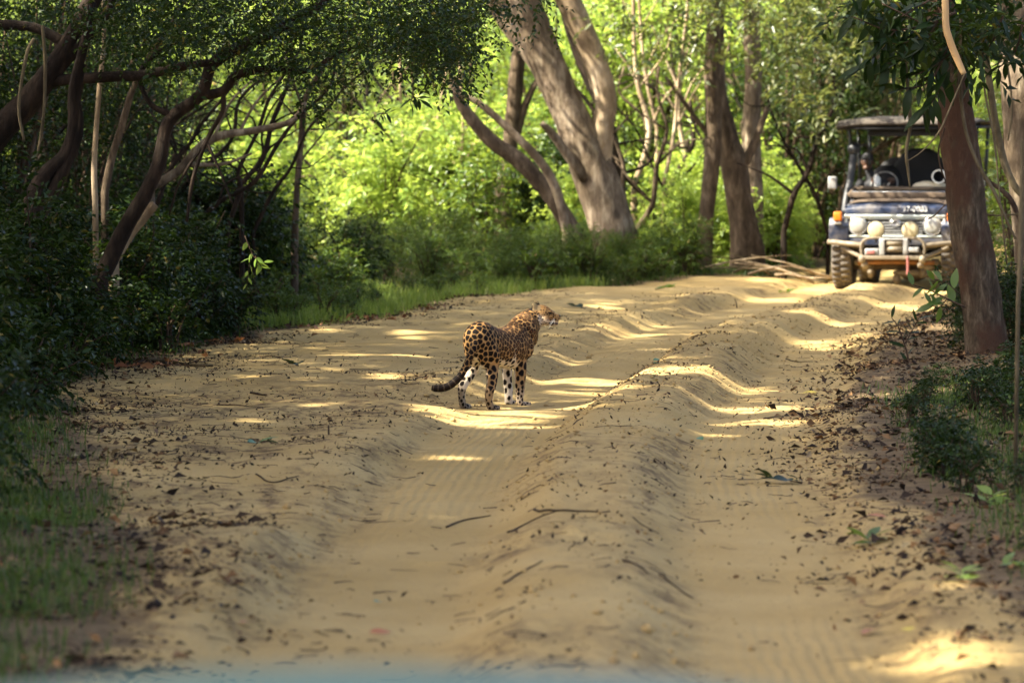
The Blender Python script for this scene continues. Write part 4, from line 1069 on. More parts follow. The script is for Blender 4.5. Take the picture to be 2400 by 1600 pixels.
    # ears: black backs, tan rim, pale cup
    for s, (ex, ey) in ((-1, (1254, 722)), (1, (1258, 716))):
        c = hp(ex, ey, s * .045); d = np.linalg.norm(co - c, axis=1)
        k = (d < .045) & (z > c[2] - .018)
        fr = (nr @ unit(np.array([.45, s * .75, .35])))
        if s < 0: fr = -fr * 0 + (nr @ unit(np.array([.55, -.55, .5])))
        colr[k & (fr <= .1)] = black * 1.5
        colr[k & (fr > .1)] = np.array([.17, .12, .06])
        tipk = k & ((co[:, 2] - c[2]) > .020); colr[tipk] = np.array([.16, .12, .06])
        bk = k & ((nr @ hx) < -.15) & ((co[:, 2] - c[2]) < .022); colr[bk] = black * 1.5
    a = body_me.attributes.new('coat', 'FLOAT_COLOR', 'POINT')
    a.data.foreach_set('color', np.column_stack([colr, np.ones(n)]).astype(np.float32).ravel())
    body_me.polygons.foreach_set('use_smooth', np.ones(len(body_me.polygons), bool))
    m, nn, ll, p = mat_new('leopard_coat')
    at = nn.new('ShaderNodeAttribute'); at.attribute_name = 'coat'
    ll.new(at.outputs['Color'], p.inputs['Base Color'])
    p.inputs['Roughness'].default_value = .62; p.inputs['Specular IOR Level'].default_value = .07
    
    nz = noise(nn, ll, 130, 4, stretch=(1, 1, .4)); b = nn.new('ShaderNodeBump'); b.inputs['Strength'].default_value = .35; b.inputs['Distance'].default_value = .006
    ll.new(nz.outputs['Fac'], b.inputs['Height']); ll.new(b.outputs['Normal'], p.inputs['Normal'])
    body_me.materials.clear(); body_me.materials.append(m)
    org = np.array([-.1, 31.8, 0])
    e = empty('leopard', org); tag(e, 'spotted leopard standing on the sand track with its head turned aside', 'leopard')
    body_me.transform(Matrix.Translation(-Vector(org)))
    link(bpy.data.objects.new('body', body_me), e)
    eye_m = plain('leopard_eye', (.10, .09, .02), .05); black_m = plain('leopard_black', (.012, .01, .009), .35)
    wh = plain('leopard_whisker', (.85, .82, .75), .5)
    for s in (-1, 1):
        V, Fc = ellip(hp(1291, 733.2) + hy * s * .040 - org, (.0085, .006, .007), ax, 12, 8); o = obj('eye', np_mesh('eye', V, Fc, True), eye_m, e)
        V, Fc = ellip(hp(1291.6, 733.2) + hy * s * .0445 - org, (.0035, .0025, .004), ax, 8, 6); obj('pupil', np_mesh('pupil', V, Fc, True), black_m, o)
    V, Fc = ellip(hp(1311.5, 740) - org, (.009, .015, .009), ax, 12, 8); obj('nose', np_mesh('nose', V, Fc, True), black_m, e)
    for s in (-1, 1):
        for q in range(4):
            p0 = hp(1299 + q * .7 + rng.normal(0, .8), 745 + (q % 4) * 1.6) + hy * s * .036
            p2 = p0 + (hx * rng.uniform(-.07, .01) + hy * s * rng.uniform(.02, .06) + up * rng.uniform(-.085, -.035)); pm = (p0 + p2) / 2 + hy * s * .02 + up * .006
            V, Fc = tube(catmull([p0, pm, p2], 3) - org, np.linspace(.0006, .0003, 7), 4); obj('whisker', np_mesh('whisker', V, Fc, True), wh, e)
build_leopard()
# ------------------------------------------------------------------ vehicles
def box(x0, x1, y0, y1, z0, z1, bev=.012, seg=2):
    bm = bmesh.new()
    vs = [bm.verts.new((x, y, z)) for z in (z0, z1) for y in (y0, y1) for x in (x0, x1)]
    for f in ((0, 2, 3, 1), (4, 5, 7, 6), (0, 1, 5, 4), (2, 6, 7, 3), (0, 4, 6, 2), (1, 3, 7, 5)): bm.faces.new([vs[i] for i in f])
    if bev: bmesh.ops.bevel(bm, geom=list(bm.edges), offset=bev, segments=seg, affect='EDGES', profile=.6)
    bmesh.ops.triangulate(bm, faces=list(bm.faces))
    bm.verts.index_update(); V = np.array([v.co[:] for v in bm.verts]); Fc = np.array([[v.index for v in f.verts] for f in bm.faces]); bm.free()
    return V, Fc
def lathe_x(prof, seg=40, cx=0, cy=0, cz=0):
    """profile of (x, r) turned about the x axis"""
    V = []; Fc = []
    for (x, r) in prof:
        for j in range(seg):
            a = 2 * math.pi * j / seg; V.append((cx + x, cy + r * math.cos(a), cz + r * math.sin(a)))
    n = len(prof)
    for i in range(n - 1):
        for j in range(seg):
            a = i * seg + j; b = i * seg + (j + 1) % seg; Fc += [(a, b, b + seg), (a, b + seg, a + seg)]
    return np.array(V), np.array(Fc)
def lathe_y(prof, seg=28, c=(0, 0, 0)):
    V, Fc = lathe_x(prof, seg); V = np.column_stack([V[:, 1], V[:, 0], V[:, 2]]) + np.array(c); return V, Fc[:, ::-1]
def prism(poly, x0, x1):
    """closed side outline (y,z) pushed along x"""
    bm = bmesh.new(); a = [bm.verts.new((x0, y, z)) for y, z in poly]; b = [bm.verts.new((x1, y, z)) for y, z in poly]
    bm.faces.new(a); bm.faces.new(b[::-1])
    for i in range(len(poly)): j = (i + 1) % len(poly); bm.faces.new((a[j], a[i], b[i], b[j]))
    bmesh.ops.recalc_face_normals(bm, faces=list(bm.faces))
    bmesh.ops.bevel(bm, geom=[e for e in bm.edges], offset=.012, segments=2, affect='EDGES', profile=.6)
    bmesh.ops.triangulate(bm, faces=list(bm.faces)); bm.verts.index_update()
    V = np.array([v.co[:] for v in bm.verts]); Fc = np.array([[v.index for v in f.verts] for f in bm.faces]); bm.free(); return V, Fc
def rod(pts, r, sides=10):
    p = catmull(pts, 6) if len(pts) > 2 else np.array(pts, float); return tube(p, np.full(len(p), r), sides)
def text_mesh(s, size, depth=.004):
    c = bpy.data.curves.new('t', 'FONT'); c.body = s; c.size = size; c.extrude = depth; c.align_x = 'CENTER'
    o = bpy.data.objects.new('t', c); COL.objects.link(o); dg = bpy.context.evaluated_depsgraph_get(); dg.update()
    me = bpy.data.meshes.new_from_object(o.evaluated_get(dg)); bpy.data.objects.remove(o); bpy.data.curves.remove(c); return me

DUST = (.19, .14, .085)
J = dict(blue=plain('jeep_blue', (.014, .023, .050), .28, 0, (.13, .112, .092), 4, .46, .72, coat=.4), dusty=plain('jeep_dusty', (.065, .046, .030), .7, 0, (.14, .098, .062), 7, .35, .65),
         cream=plain('jeep_bar', (.17, .138, .09), .5, 0, (.12, .09, .055), 9, .4, .7), dark=plain('jeep_dark', (.02, .021, .023), .5), black=plain('jeep_black', (.008, .008, .009), .75),
         tyre=plain('jeep_tyre', (.04, .036, .032), .95, 0, (.15, .12, .085), 6, .35, .65), glassy=plain('lamp_glass', (.33, .33, .30), .12, 0, (.24, .21, .15), 12, .45, .8),
         fog=plain('fog_glass', (.46, .41, .25), .25, 0, (.36, .30, .17), 7, .4, .75), amber=plain('amber', (.55, .15, .015), .2), white=plain('jeep_white', (.82, .82, .78), .45), trim=plain('jeep_trim', (.55, .60, .55), .22, .3, (.5, .46, .36), 8, .5, .8),
         chrome=plain('jeep_chrome', (.62, .62, .60), .2, .9), canvas=plain('jeep_canvas', (.045, .038, .030), .9, 0, (.085, .068, .05), 5, .35, .7), red=plain('jeep_red', (.27, .10, .09), .6), rust=plain('jeep_orange', (.22, .085, .018), .5, 0, (.13, .07, .03), 6, .4, .7),
         sack=plain('bean_bag', (.62, .55, .40), .9), lens=plain('lens_white', (.80, .77, .68), .4), skin=plain('dark_skin', (.10, .05, .03), .5), cloth=plain('dark_cloth', (.03, .03, .033), .85), grey=plain('mirror_grey', (.26, .26, .25), .4, 0, DUST, 10, .5, .8), glass=plain('mirror_glass', (.55, .58, .6), .08, .8))

def make_wheel(parent, cx, cy, rad=.40, wid=.26, out=1):
    w_ = empty('wheel'); w_.parent = parent; w_.location = (cx, cy, rad)
    h = wid / 2
    tp = [(-h * .78, rad * .60), (-h * .95, rad * .72), (-h, rad * .84), (-h * .93, rad * .93), (-h * .75, rad * .965), (h * .75, rad * .965), (h * .93, rad * .93), (h, rad * .84), (h * .95, rad * .72), (h * .78, rad * .60)]
    obj('tyre', np_mesh('tyre', *lathe_x(tp, 44), True), J['tyre'], w_)
    lug = []
    for k in range(30):
        a = 2 * math.pi * k / 30
        for s in (-1, 1):
            V, Fc = box(s * h * .45 - h * .42, s * h * .45 + h * .42, -.022, .022, rad * .95, rad * 1.0, 0)
            an = a + (s * .05); ca, sa = math.cos(an), math.sin(an)
            V = np.column_stack([V[:, 0], V[:, 1] * ca - V[:, 2] * sa, V[:, 1] * sa + V[:, 2] * ca]); lug.append((V, Fc))
    tr = obj('tread', np_mesh('tread', *merge(lug)), J['tyre'], w_)
    rp = [(out * h * .55, .02), (out * h * .62, rad * .20), (out * h * .35, rad * .30), (out * h * .30, rad * .50), (out * h * .74, rad * .56), (out * h * .82, rad * .615), (-out * h * .7, rad * .60)]
    obj('rim', np_mesh('rim', *lathe_x(rp, 32), True), J['grey'], w_)
    return w_

def build_jeep():
    e = empty('safari_jeep', (4.96, 55.25, 0), R(-12.5))
    tag(e, 'dusty dark blue open safari jeep with a canvas roof coming along the track', 'jeep')
    def add(name, parts, mat, parent=e, smooth=False):
        V, Fc = merge(parts) if isinstance(parts, list) else parts
        o = obj(name, np_mesh(name, V, Fc, smooth), J[mat], parent); return o
    for sx in (-1, 1):
        make_wheel(e, sx * .715, .42, out=sx); make_wheel(e, sx * .715, 2.85, out=sx)
    # body tub, wings, bonnet
    add('body', [prism([(1.06, .50), (1.06, 1.13), (3.62, 1.13), (3.62, .62), (3.25, .60), (3.2, .86), (2.5, .86), (2.42, .50)], -.80, -.74), prism([(1.06, .50), (1.06, 1.13), (3.62, 1.13), (3.62, .62), (3.25, .60), (3.2, .86), (2.5, .86), (2.42, .50)], .74, .80),
                 box(-.738, .738, 1.08, 1.16, .5, 1.15), box(-.738, .738, 1.17, 3.56, .50, .56), box(-.738, .738, 3.565, 3.61, .57, 1.12)], 'blue')
    for sx in (-1, 1):
        o = add('fender', [prism([(-.02, .60), (-.04, .84), (.02, .935), (1.055, .95), (1.055, .80), (.92, .80), (.80, .86), (.08, .86), (.0, .66)], sx * .60, sx * .86)], 'blue')
        add('indicator', box(sx * .74 - .055, sx * .74 + .055, -.085, -.0, .895, 1.015, .02), 'amber', o)
        add('indicator_base', box(sx * .74 - .05, sx * .74 + .05, -.07, .0, .85, .89, .012), 'grey', o)
    hood = [(0.0, .985), (-.015, 1.06), (.02, 1.105), (.20, 1.135), (.6, 1.16), (1.06, 1.175)]
    rings_ = []
    V = []; Fc = []
    nxs = np.linspace(-1, 1, 15)
    for (y, z) in hood:
        for q in nxs: V.append((q * (.655 + .03 * y), y + .02 * q * q, z - .035 * q ** 4))
    for i in range(len(hood) - 1):
        for j in range(14): a = i * 15 + j; Fc.append((a, a + 1, a + 16)); Fc.append((a, a + 16, a + 15))
    bo = add('bonnet', (np.array(V), np.array(Fc)), 'blue', smooth=True)
    for sx in (-1, 1): add('bonnet_side', box(min(sx * .655, sx * .66), max(sx * .655, sx * .66), .02, 1.05, .86, 1.10, 0), 'blue', bo)
    # dusty canvas lying over the rear of the bonnet
    V = []; Fc = []; ny_ = 9
    for i in range(ny_):
        y = .16 + .80 * i / (ny_ - 1)
        for j, q in enumerate(nxs):
            z = np.interp(y, [h[0] for h in hood[1:]], [h[1] for h in hood[1:]]) - .035 * q ** 4 + .014 + .016 * float(vnoise(np.array([q * 3 + 4]), np.array([y * 9]), 3)[0])
            V.append((q * .63, y + .02 * q * q + .02 * math.sin(q * 9) * (i in (0, ny_ - 1)), z))
    for i in range(ny_ - 1):
        for j in range(14): a = i * 15 + j; Fc.append((a, a + 1, a + 16)); Fc.append((a, a + 16, a + 15))
    add('bonnet_cover', (np.array(V), np.array(Fc)), 'dusty', smooth=True)
    me = text_mesh('37-0083', .098); me.transform(Matrix.Translation((.26, -.021, 1.022)) @ Matrix.Rotation(R(84), 4, 'X')); me.materials.append(J['white'])
    link(bpy.data.objects.new('number', me), bo)
    add('bonnet_trim', box(-.66, .66, -.03, .0, .948, .978, .01), 'trim')
    # grille and lamps
    g = add('grille', [box(-.655, .655, .05, .07, .70, .945, .005)], 'black')
    for k in range(6): add('slat', box(-.36, .36, .0, .045, .725 + k * .036, .740 + k * .036, .004), 'grey', g)
    add('grille_surround', [box(-.655, -.625, -.02, .06, .70, .945), box(.625, .655, -.02, .06, .70, .945), box(-.62, .62, -.02, .06, .685, .712), box(-.62, .62, -.02, .06, .925, .945, .006)], 'trim', g)
    V, Fc = lathe_y([(0, .062), (-.006, .066), (-.006, .078), (0, .082)], 28, (0, 0, 0)); V2, F2 = lathe_y([(0, .025), (-.006, .028), (-.006, .036), (0, .04)], 20); V2[:, 0] *= 1.5
    Ve, Fe = merge([(V * [1, 1, .62], Fc), (V2 * [1, 1, .8], F2)]); add('emblem', (Ve * [.95, 1, 1] + [0, -.005, .875], Fe), 'chrome', g)
    for sx in (-1, 1):
        h = add('headlight', lathe_y([(.03, .125), (-.02, .125), (-.03, .115), (-.022, .108)], 32, (sx * .485, 0, .835)), 'chrome', smooth=True)
        add('lens', lathe_y([(-.02, .11), (-.036, .09), (-.045, .05), (-.048, .002)], 32, (sx * .485, 0, .835)), 'glassy', h, True)
        f = add('fog_lamp', lathe_y([(.10, .02), (.08, .07), (.02, .112), (-.02, .118), (-.03, .11)], 32, (sx * .222, -.20, .79)), 'dark', smooth=True)
        add('lens', lathe_y([(-.022, .112), (-.04, .08), (-.047, .04), (-.049, .002)], 32, (sx * .222, -.20, .79)), 'fog', f, True)
        add('lamp_stalk', rod([(sx * .222, -.18, .69), (sx * .222, -.18, .62)], .014), 'dark', f)
    add('front_valance', box(-.655, .655, -.01, .05, .58, .682), 'blue')
    # bumper of dusty tubes, winch
    b = add('bumper', [box(-.40, .36, -.30, -.12, .405, .455, .01), box(-.34, .34, -.13, .20, .46, .52, .01)], 'cream')
    for sx in (-1, 1):
        add('bumper_tube', rod([(sx * .87, .02, .625), (sx * .60, -.14, .605), (sx * .38, -.20, .585)], .034), 'cream', b, True)
        add('brace_tube', rod([(sx * .70, .0, .56), (sx * .50, -.14, .47), (sx * .36, -.2, .415)], .026), 'cream', b, True)
        add('hoop', rod([(sx * .40, -.22, .43), (sx * .41, -.22, .58), (sx * .36, -.22, .66), (sx * .24, -.22, .685), (sx * .14, -.22, .68)], .018), 'cream', b, True)
        add('shackle', [ellip((sx * .39, -.27, .41), (.05, .05, .055)), ellip((sx * .36, -.24, .34), (.045, .05, .05))], 'cream', b, True)
        add('steering_knuckle', [ellip((sx * .40, .22, .30), (.10, .09, .07)), ellip((sx * .50, .2, .36), (.07, .05, .05)), ellip((sx * .34, .18, .22), (.05, .06, .07))], 'cream', e, True)
    wn = add('winch', [box(-.17, -.10, -.28, -.12, .46, .665, .012), box(.14, .20, -.28, -.12, .46, .665, .012), box(-.17, .2, -.26, -.13, .655, .68, .008), box(-.36, -.18, -.27, -.14, .46, .545, .02), box(.21, .34, -.28, -.13, .50, .565, .015)], 'grey')
    for z in (.54, .615): add('drum', lathe_x([(-.095, .002), (-.095, .038), (.13, .038), (.13, .002)], 18, 0, -.22, z), 'cream', wn, True)
    add('red_plate', box(-.335, -.225, -.302, -.275, .475, .53, .01), 'red', wn)
    add('tow_strap', rod([(.20, -.30, .45), (.205, -.29, .34), (.20, -.28, .21)], .016, 8), 'red', wn)
    add('tie_rod', rod([(-.50, .14, .355), (0, .13, .365), (.50, .14, .355)], .034), 'rust', smooth=True)
    add('axle', [rod([(-.60, .42, .30), (.60, .42, .30)], .05), ellip((.20, .40, .24), (.20, .15, .14))], 'dusty', smooth=True)
    add('axle_guard', [ellip((.17, .22, .22), (.23, .07, .055)), ellip((.0, .2, .14), (.06, .06, .07)), ellip((.37, .22, .2), (.08, .06, .045))], 'cream', smooth=True)
    add('chassis', [box(-.40, -.30, .02, 3.5, .40, .50), box(.30, .40, .02, 3.5, .40, .50), box(-.29, .29, .9, 1.0, .42, .50), box(-.55, .55, .06, .9, .525, .575, .01)], 'black')
    # folded windscreen, dash, wheel
    wf = add('windscreen_frame', [rod([(-.70, .70, 1.225), (.70, .70, 1.225)], .030), rod([(-.70, 1.22, 1.30), (.70, 1.22, 1.30)], .030), rod([(-.70, .70, 1.225), (-.70, 1.22, 1.30)], .025), rod([(.70, .70, 1.225), (.70, 1.22, 1.30)], .025), box(-.69, .69, .655, .668, 1.19, 1.262, .005)], 'dusty', smooth=True)
    add('pane', box(-.67, .67, .73, 1.19, 1.262, 1.268, 0), 'glass', wf)
    add('dashboard', [box(-.72, .72, 1.24, 1.52, 1.10, 1.275, .03)], 'dusty')
    V, Fc = lathe_y([(0, .165), (-.012, .175), (0, .187), (.012, .175), (0, .165)], 30); V = V @ np.array(Matrix.Rotation(R(-28), 3, 'X')).T + np.array([-.36, 1.66, 1.36])
    sw = add('steering_wheel', (V, Fc), 'grey', smooth=True); add('steering_column', rod([(-.36, 1.67, 1.35), (-.36, 1.45, 1.24)], .022), 'dark', sw)
    V, Fc = lathe_x([(0, .002), (0, .045), (.17, .045), (.18, .03), (.2, .028), (.2, .002)], 16); add('dash_flask', (np.column_stack([V[:, 1], V[:, 2], V[:, 0]]) + [-.42, 1.38, 1.27], Fc), 'white', smooth=True)
    # snorkel
    s = add('snorkel', [rod([(-.775, .82, .98), (-.775, .95, 1.15), (-.73, 1.06, 1.45), (-.70, 1.12, 1.78)], .047, 12)], 'dark', smooth=True)
    V, Fc = lathe_x([(-.03, .002), (-.03, .06), (.0, .085), (.06, .085), (.11, .055), (.12, .002)], 20); V = np.column_stack([V[:, 1], V[:, 2], V[:, 0]]) + [-.70, 1.12, 1.79]
    add('snorkel_head', (V, Fc), 'dark', s, True)
    for sx in (-1, 1):
        mi = add('mirror', box(sx * .98 - .06, sx * .98 + .06, 1.10, 1.15, 1.29, 1.46, .02), 'grey'); add('mirror_arm', rod([(sx * .78, 1.16, 1.14), (sx * .86, 1.14, 1.30), (sx * .95, 1.13, 1.36)], .011, 8), 'dark', mi)
    # roof on posts
    V = []; Fc = []; X_ = np.linspace(-1, 1, 13); Yp = [(.79, 2.165), (.81, 2.195), (.95, 2.23), (1.8, 2.26), (2.7, 2.26), (3.6, 2.235), (3.78, 2.19)]
    for (y, z) in Yp:
        for q in X_: V.append((q * .90, y, z - .05 * q ** 4))
    nt_ = len(V)
    for (y, z) in Yp:
        for q in X_: V.append((q * .90, y, z - .05 * q ** 4 - .03))
    for L0, fl in ((0, 1), (nt_, -1)):
        for i in range(len(Yp) - 1):
            for j in range(12):
                a = L0 + i * 13 + j; Fc += [(a, a + 1, a + 14)[::fl], (a, a + 14, a + 13)[::fl]]
    rim = [i * 13 for i in range(len(Yp))] + [(len(Yp) - 1) * 13 + j for j in range(1, 13)] + [i * 13 + 12 for i in range(len(Yp) - 2, -1, -1)] + list(range(11, 0, -1))
    for k in range(len(rim)): a = rim[k]; b2 = rim[(k + 1) % len(rim)]; Fc += [(a, b2, b2 + nt_), (a, b2 + nt_, a + nt_)]
    add('roof', (np.array(V), np.array(Fc)), 'canvas', smooth=True)
    rp = add('roof_frame', [rod([(-.86, .84, 2.10), (.86, .84, 2.10)], .022), rod([(-.86, .84, 2.10), (-.86, 3.7, 2.12)], .022), rod([(.86, .84, 2.10), (.86, 3.7, 2.12)], .022), rod([(-.86, 2.2, 2.16), (.86, 2.2, 2.16)], .02), rod([(-.86, 3.6, 2.13), (.86, 3.6, 2.13)], .02), box(-.5, .6, 1.0, 1.5, 1.99, 2.09, .03)], 'black')
    for sx in (-1, 1):
        add('post', rod([(sx * .74, 1.22, 1.1), (sx * .74, 1.26, 1.6), (sx * .78, 1.28, 2.12)], .024), 'dark', smooth=True)
        add('post', rod([(sx * .77, 2.3, 1.1), (sx * .80, 2.3, 2.14)], .024), 'dark', smooth=True)
        add('post', rod([(sx * .77, 3.52, 1.1), (sx * .82, 3.52, 2.12)], .024), 'dark', smooth=True)
        add('grab_rail', rod([(sx * .77, 1.5, 1.1), (sx * .77, 1.5, 1.7), (sx * .72, 1.55, 1.84), (sx * .58, 1.6, 1.86), (sx * .55, 1.6, 1.6)], .016), 'dark', smooth=True)
    # seats
    def seat(cx, cy, zb, w2, top):
        st = add('seat', [box(cx - w2, cx + w2, cy - .45, cy + .05, zb, zb + .16, .05, 3)], 'black', smooth=True)
        add('backrest', [loft([(np.array([cx, cy + .06 + .10 * t_, zb + .12 + (top - zb - .12) * t_]), np.array([1., 0, 0]), np.array([0, 1., 0]), w2 * ww, .075) for t_, ww in ((0, .95), (.3, 1.02), (.6, 1.0), (.8, .86), (.93, .62), (1.0, .3))], 24)], 'black', st, True)
    seat(-.40, 2.05, .62, .26, 1.60); seat(.05, 2.10, .64, .40, 1.83); seat(.46, 2.08, .62, .25, 1.62); seat(-.36, 3.1, .85, .34, 1.70); seat(.36, 3.1, .85, .34, 1.70)
    # lens and bean bag on the dash
    W = Matrix.Translation((4.96, 55.25, 0)) @ Matrix.Rotation(R(-12.5), 4, 'Z')
    def world(parts, name, mat, lab, cat, org, smooth=True):
        V, Fc = merge(parts) if isinstance(parts, list) else parts
        o = obj(name, np_mesh(name, V, Fc, smooth), J[mat]); o.matrix_world = W @ Matrix.Translation(org); tag(o, lab, cat); return o
    world([ellip((0, 0, .055), (.15, .13, .075)), ellip((-.10, .02, .05), (.09, .1, .06)), ellip((.16, .0, .05), (.12, .12, .065))], 'bean_bag', 'sack', 'cream bean bag resting on the jeep dashboard', 'bean bag', (.24, 1.38, 1.27))
    ln = world(lathe_y([(-.20, .075), (-.21, .092), (-.06, .092), (-.04, .078), (.20, .07), (.24, .05), (.36, .045), (.36, .002)], 28), 'telephoto_lens', 'lens', 'big white telephoto lens propped on the bean bag in the jeep', 'lens', (.42, 1.40, 1.46))
    V, Fc = lathe_y([(-.20, .075), (-.02, .070), (-.02, .002)], 28); obj('hood_inside', np_mesh('hood_inside', V, Fc, True), J['black'], ln)
    # driver leaning out to look past the folded windscreen
    parts = []
    def ch(pts, rad): p = catmull(np.column_stack([np.array(pts), np.array(rad)]), 4); parts.append(tube(p[:, :3], p[:, 3], 12))
    c0 = np.array([0, 0, 0.])
    ch([(-.38, 1.95, .86), (-.42, 1.93, 1.05), (-.50, 1.90, 1.28), (-.56, 1.87, 1.42)], [.15, .15, .17, .12]); ch([(-.56, 1.87, 1.42), (-.585, 1.85, 1.50), (-.60, 1.83, 1.56)], [.07, .055, .055])
    for s in (-1, 1):
        ch([(-.56 + s * .13, 1.88, 1.40), (-.55 + s * .20, 1.80, 1.22), (-.42 + s * .10, 1.68, 1.30), (-.37 + s * .12, 1.62, 1.38)], [.065, .052, .042, .035])
        ch([(-.38 + s * .08, 1.95, .86), (-.38 + s * .12, 1.62, .92), (-.38 + s * .12, 1.48, .70), (-.38 + s * .12, 1.42, .60)], [.095, .075, .055, .05])
    pV, pF = merge(parts)
    tmp = obj('tmp', np_mesh('tmp', pV, pF)); rm = tmp.modifiers.new('r', 'REMESH'); rm.mode = 'VOXEL'; rm.voxel_size = .014; sm = tmp.modifiers.new('s', 'SMOOTH'); sm.iterations = 5
    dg = bpy.context.evaluated_depsgraph_get(); dg.update(); pm = bpy.data.meshes.new_from_object(tmp.evaluated_get(dg)); bpy.data.objects.remove(tmp)
    pm.materials.clear(); pm.materials.append(J['cloth']); pm.polygons.foreach_set('use_smooth', np.ones(len(pm.polygons), bool))
    pe = empty('person'); pe.matrix_world = W; tag(pe, 'driver in dark clothes and black cap leaning sideways in the jeep', 'person')
    link(bpy.data.objects.new('body', pm), pe)
    hd = obj('head', np_mesh('head', *merge([ellip((-.61, 1.82, 1.65), (.075, .095, .11)), ellip((-.61, 1.725, 1.635), (.014, .02, .022)), ellip((-.61, 1.74, 1.57), (.05, .05, .035)), ellip((-.69, 1.83, 1.64), (.012, .02, .03)), ellip((-.53, 1.83, 1.64), (.012, .02, .03))]), True), J['skin'], pe)
    obj('cap', np_mesh('cap', *merge([ellip((-.61, 1.825, 1.70), (.083, .102, .075)), ellip((-.61, 1.71, 1.695), (.07, .07, .012))]), True), J['cloth'], pe)
    for s in (-1, 1):
        obj('eye', np_mesh('eye', *ellip((-.61 + s * .03, 1.735, 1.665), (.012, .008, .008), None, 8, 6), True), J['white'], hd)
        fg = []
        hc = np.array([-.37 + s * .12, 1.60, 1.40])
        fg.append(ellip(hc, (.04, .03, .042)))
        for k in range(4):
            fg.append(rod([hc + [(-.027 + k * .018), -.01, .03 - abs(k - 1.5) * .006], hc + [(-.027 + k * .018), -.05, .035], hc + [(-.027 + k * .018), -.06, .005]], .0085, 6))
        fg.append(rod([hc + [-s * .035, 0, -.01], hc + [-s * .055, -.03, .015], hc + [-s * .05, -.05, .02]], .0095, 6))
        obj('hand', np_mesh('hand', *merge(fg), True), J['skin'], pe)
build_jeep()

def build_own_truck():
    """front of the vehicle the picture is taken from: only its roof edge shows, far out of focus"""
    M['teal'] = plain('truck_teal', (.085, .16, .125), .5, 0, (.10, .165, .12), 3, .4, .7)
    e = empty('viewing_truck', (-.13, 4.0, 0)); tag(e, 'blurred pale teal roof edge of the vehicle close by', 'truck')
    def add(name, parts, mat, smooth=False):
        V, Fc = merge(parts) if isinstance(parts, list) else parts
        return obj(name, np_mesh(name, V, Fc, smooth), mat, e)
    V = []; Fc = []; xs = np.linspace(-.78, .78, 25); ys = [(-1.3, -.03), (-1.0, 0), (-.05, .0), (.03, -.006), (.09, -.03), (.11, -.06)]
    for (y, dz) in ys:
        for x in xs: V.append((x, y - .05 * x * x, 1.549 + dz - .16 * x * x - (.25 * max(0, abs(x) - .62))))
    n0 = len(V); V += [(x, y, z - .03) for x, y, z in V]
    for L0, fl in ((0, 1), (n0, -1)):
        for i in range(len(ys) - 1):
            for j in range(24): a = L0 + i * 25 + j; Fc += [(a, a + 1, a + 26)[::fl], (a, a + 26, a + 25)[::fl]]
    add('cab_roof', (np.array(V), np.array(Fc)), M['teal'], True)
    add('pillar', rod([(-.70, .06, 1.46), (-.72, .35, 1.02)], .03), M['teal']); add('pillar', rod([(.70, .06, 1.46), (.72, .35, 1.02)], .03), M['teal'])
    add('windscreen', [prism([(.07, 1.44), (.075, 1.45), (.365, 1.03), (.36, 1.02)], -.68, .68)], J['glass'])
    add('body', [box(-.78, .78, -1.3, .40, .45, 1.0, .04), box(-.70, .70, .41, 1.6, .55, 1.02, .06)], M['teal'])
    for sx in (-1, 1): make_wheel(e, sx * .70, 1.15, out=sx)
build_own_truck()
# ------------------------------------------------------------------ grass, litter, twigs
M['grass_bright'] = leaf_mat('grass_bright', [(0, (.06, .13, .017)), (.6, (.15, .24, .035)), (1, (.30, .32, .10))], .42, (.5, .6, .08), .55, .3)  # brighter copy of grass, the strip's sunlight put into its colour
def ground_pts(n, x0, x1, y0, y1, prob):
    x = rng.uniform(x0, x1, n); y = rng.uniform(y0, y1, n)
    k = rng.random(n) < prob(x, y); x, y = x[k], y[k]
    return np.stack([x, y, hgt(x, y)], 1)
def grass_patch(name, pts, h, wd, label, mat='grass'):
    n = len(pts); a = rng.uniform(0, 2 * math.pi, n); lean = rng.uniform(.15, .9, n)
    H_ = h * rng.uniform(.45, 1.2, n)
    d = np.stack([np.cos(a) * lean, np.sin(a) * lean, np.ones(n)], 1); d = unit(d)
    s = np.stack([-np.sin(a), np.cos(a), np.zeros(n)], 1) * (wd * rng.uniform(.6, 1.3, n))[:, None]
    m = pts + d * (H_ * .55)[:, None]; tip = pts + d * H_[:, None]; tip[:, 2] -= lean * H_ * .35
    base = pts - [0, 0, .01]
    V = np.stack([base - s, base + s, m + s * .8, m - s * .8, tip], 1).reshape(-1, 3); b = np.arange(n)[:, None] * 5
    Fc = np.concatenate([b + [0, 1, 2], b + [0, 2, 3], b + [3, 2, 4]], 1).reshape(-1, 3)
    o = obj(name, np_mesh(name, V, Fc, False, {'tint': np.repeat(rng.random(n), 5)}), M[mat]); tag(o, label, 'grass', kind='stuff')
def clump(x, y, sc, seed, lo=.45, hi=.62): return sstep(lo, hi, vnoise(x * sc, y * sc, seed) * .65 + vnoise(x * sc * 2.3, y * sc * 2.3, seed + 1) * .35)
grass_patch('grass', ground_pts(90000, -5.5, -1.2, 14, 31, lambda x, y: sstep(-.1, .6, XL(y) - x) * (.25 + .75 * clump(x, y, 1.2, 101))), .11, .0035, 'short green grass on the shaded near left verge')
grass_patch('grass', ground_pts(80000, -3.9, 1.2, 42, 54, lambda x, y: sstep(-.25, .15, XL(y) - x) * sstep(1.9, .8, XL(y) - x) * (.12 + .88 * clump(x, y, 1.8, 121, .38, .62))), .2, .0045, 'fine bright green grass along the bend of the track', 'grass_bright')
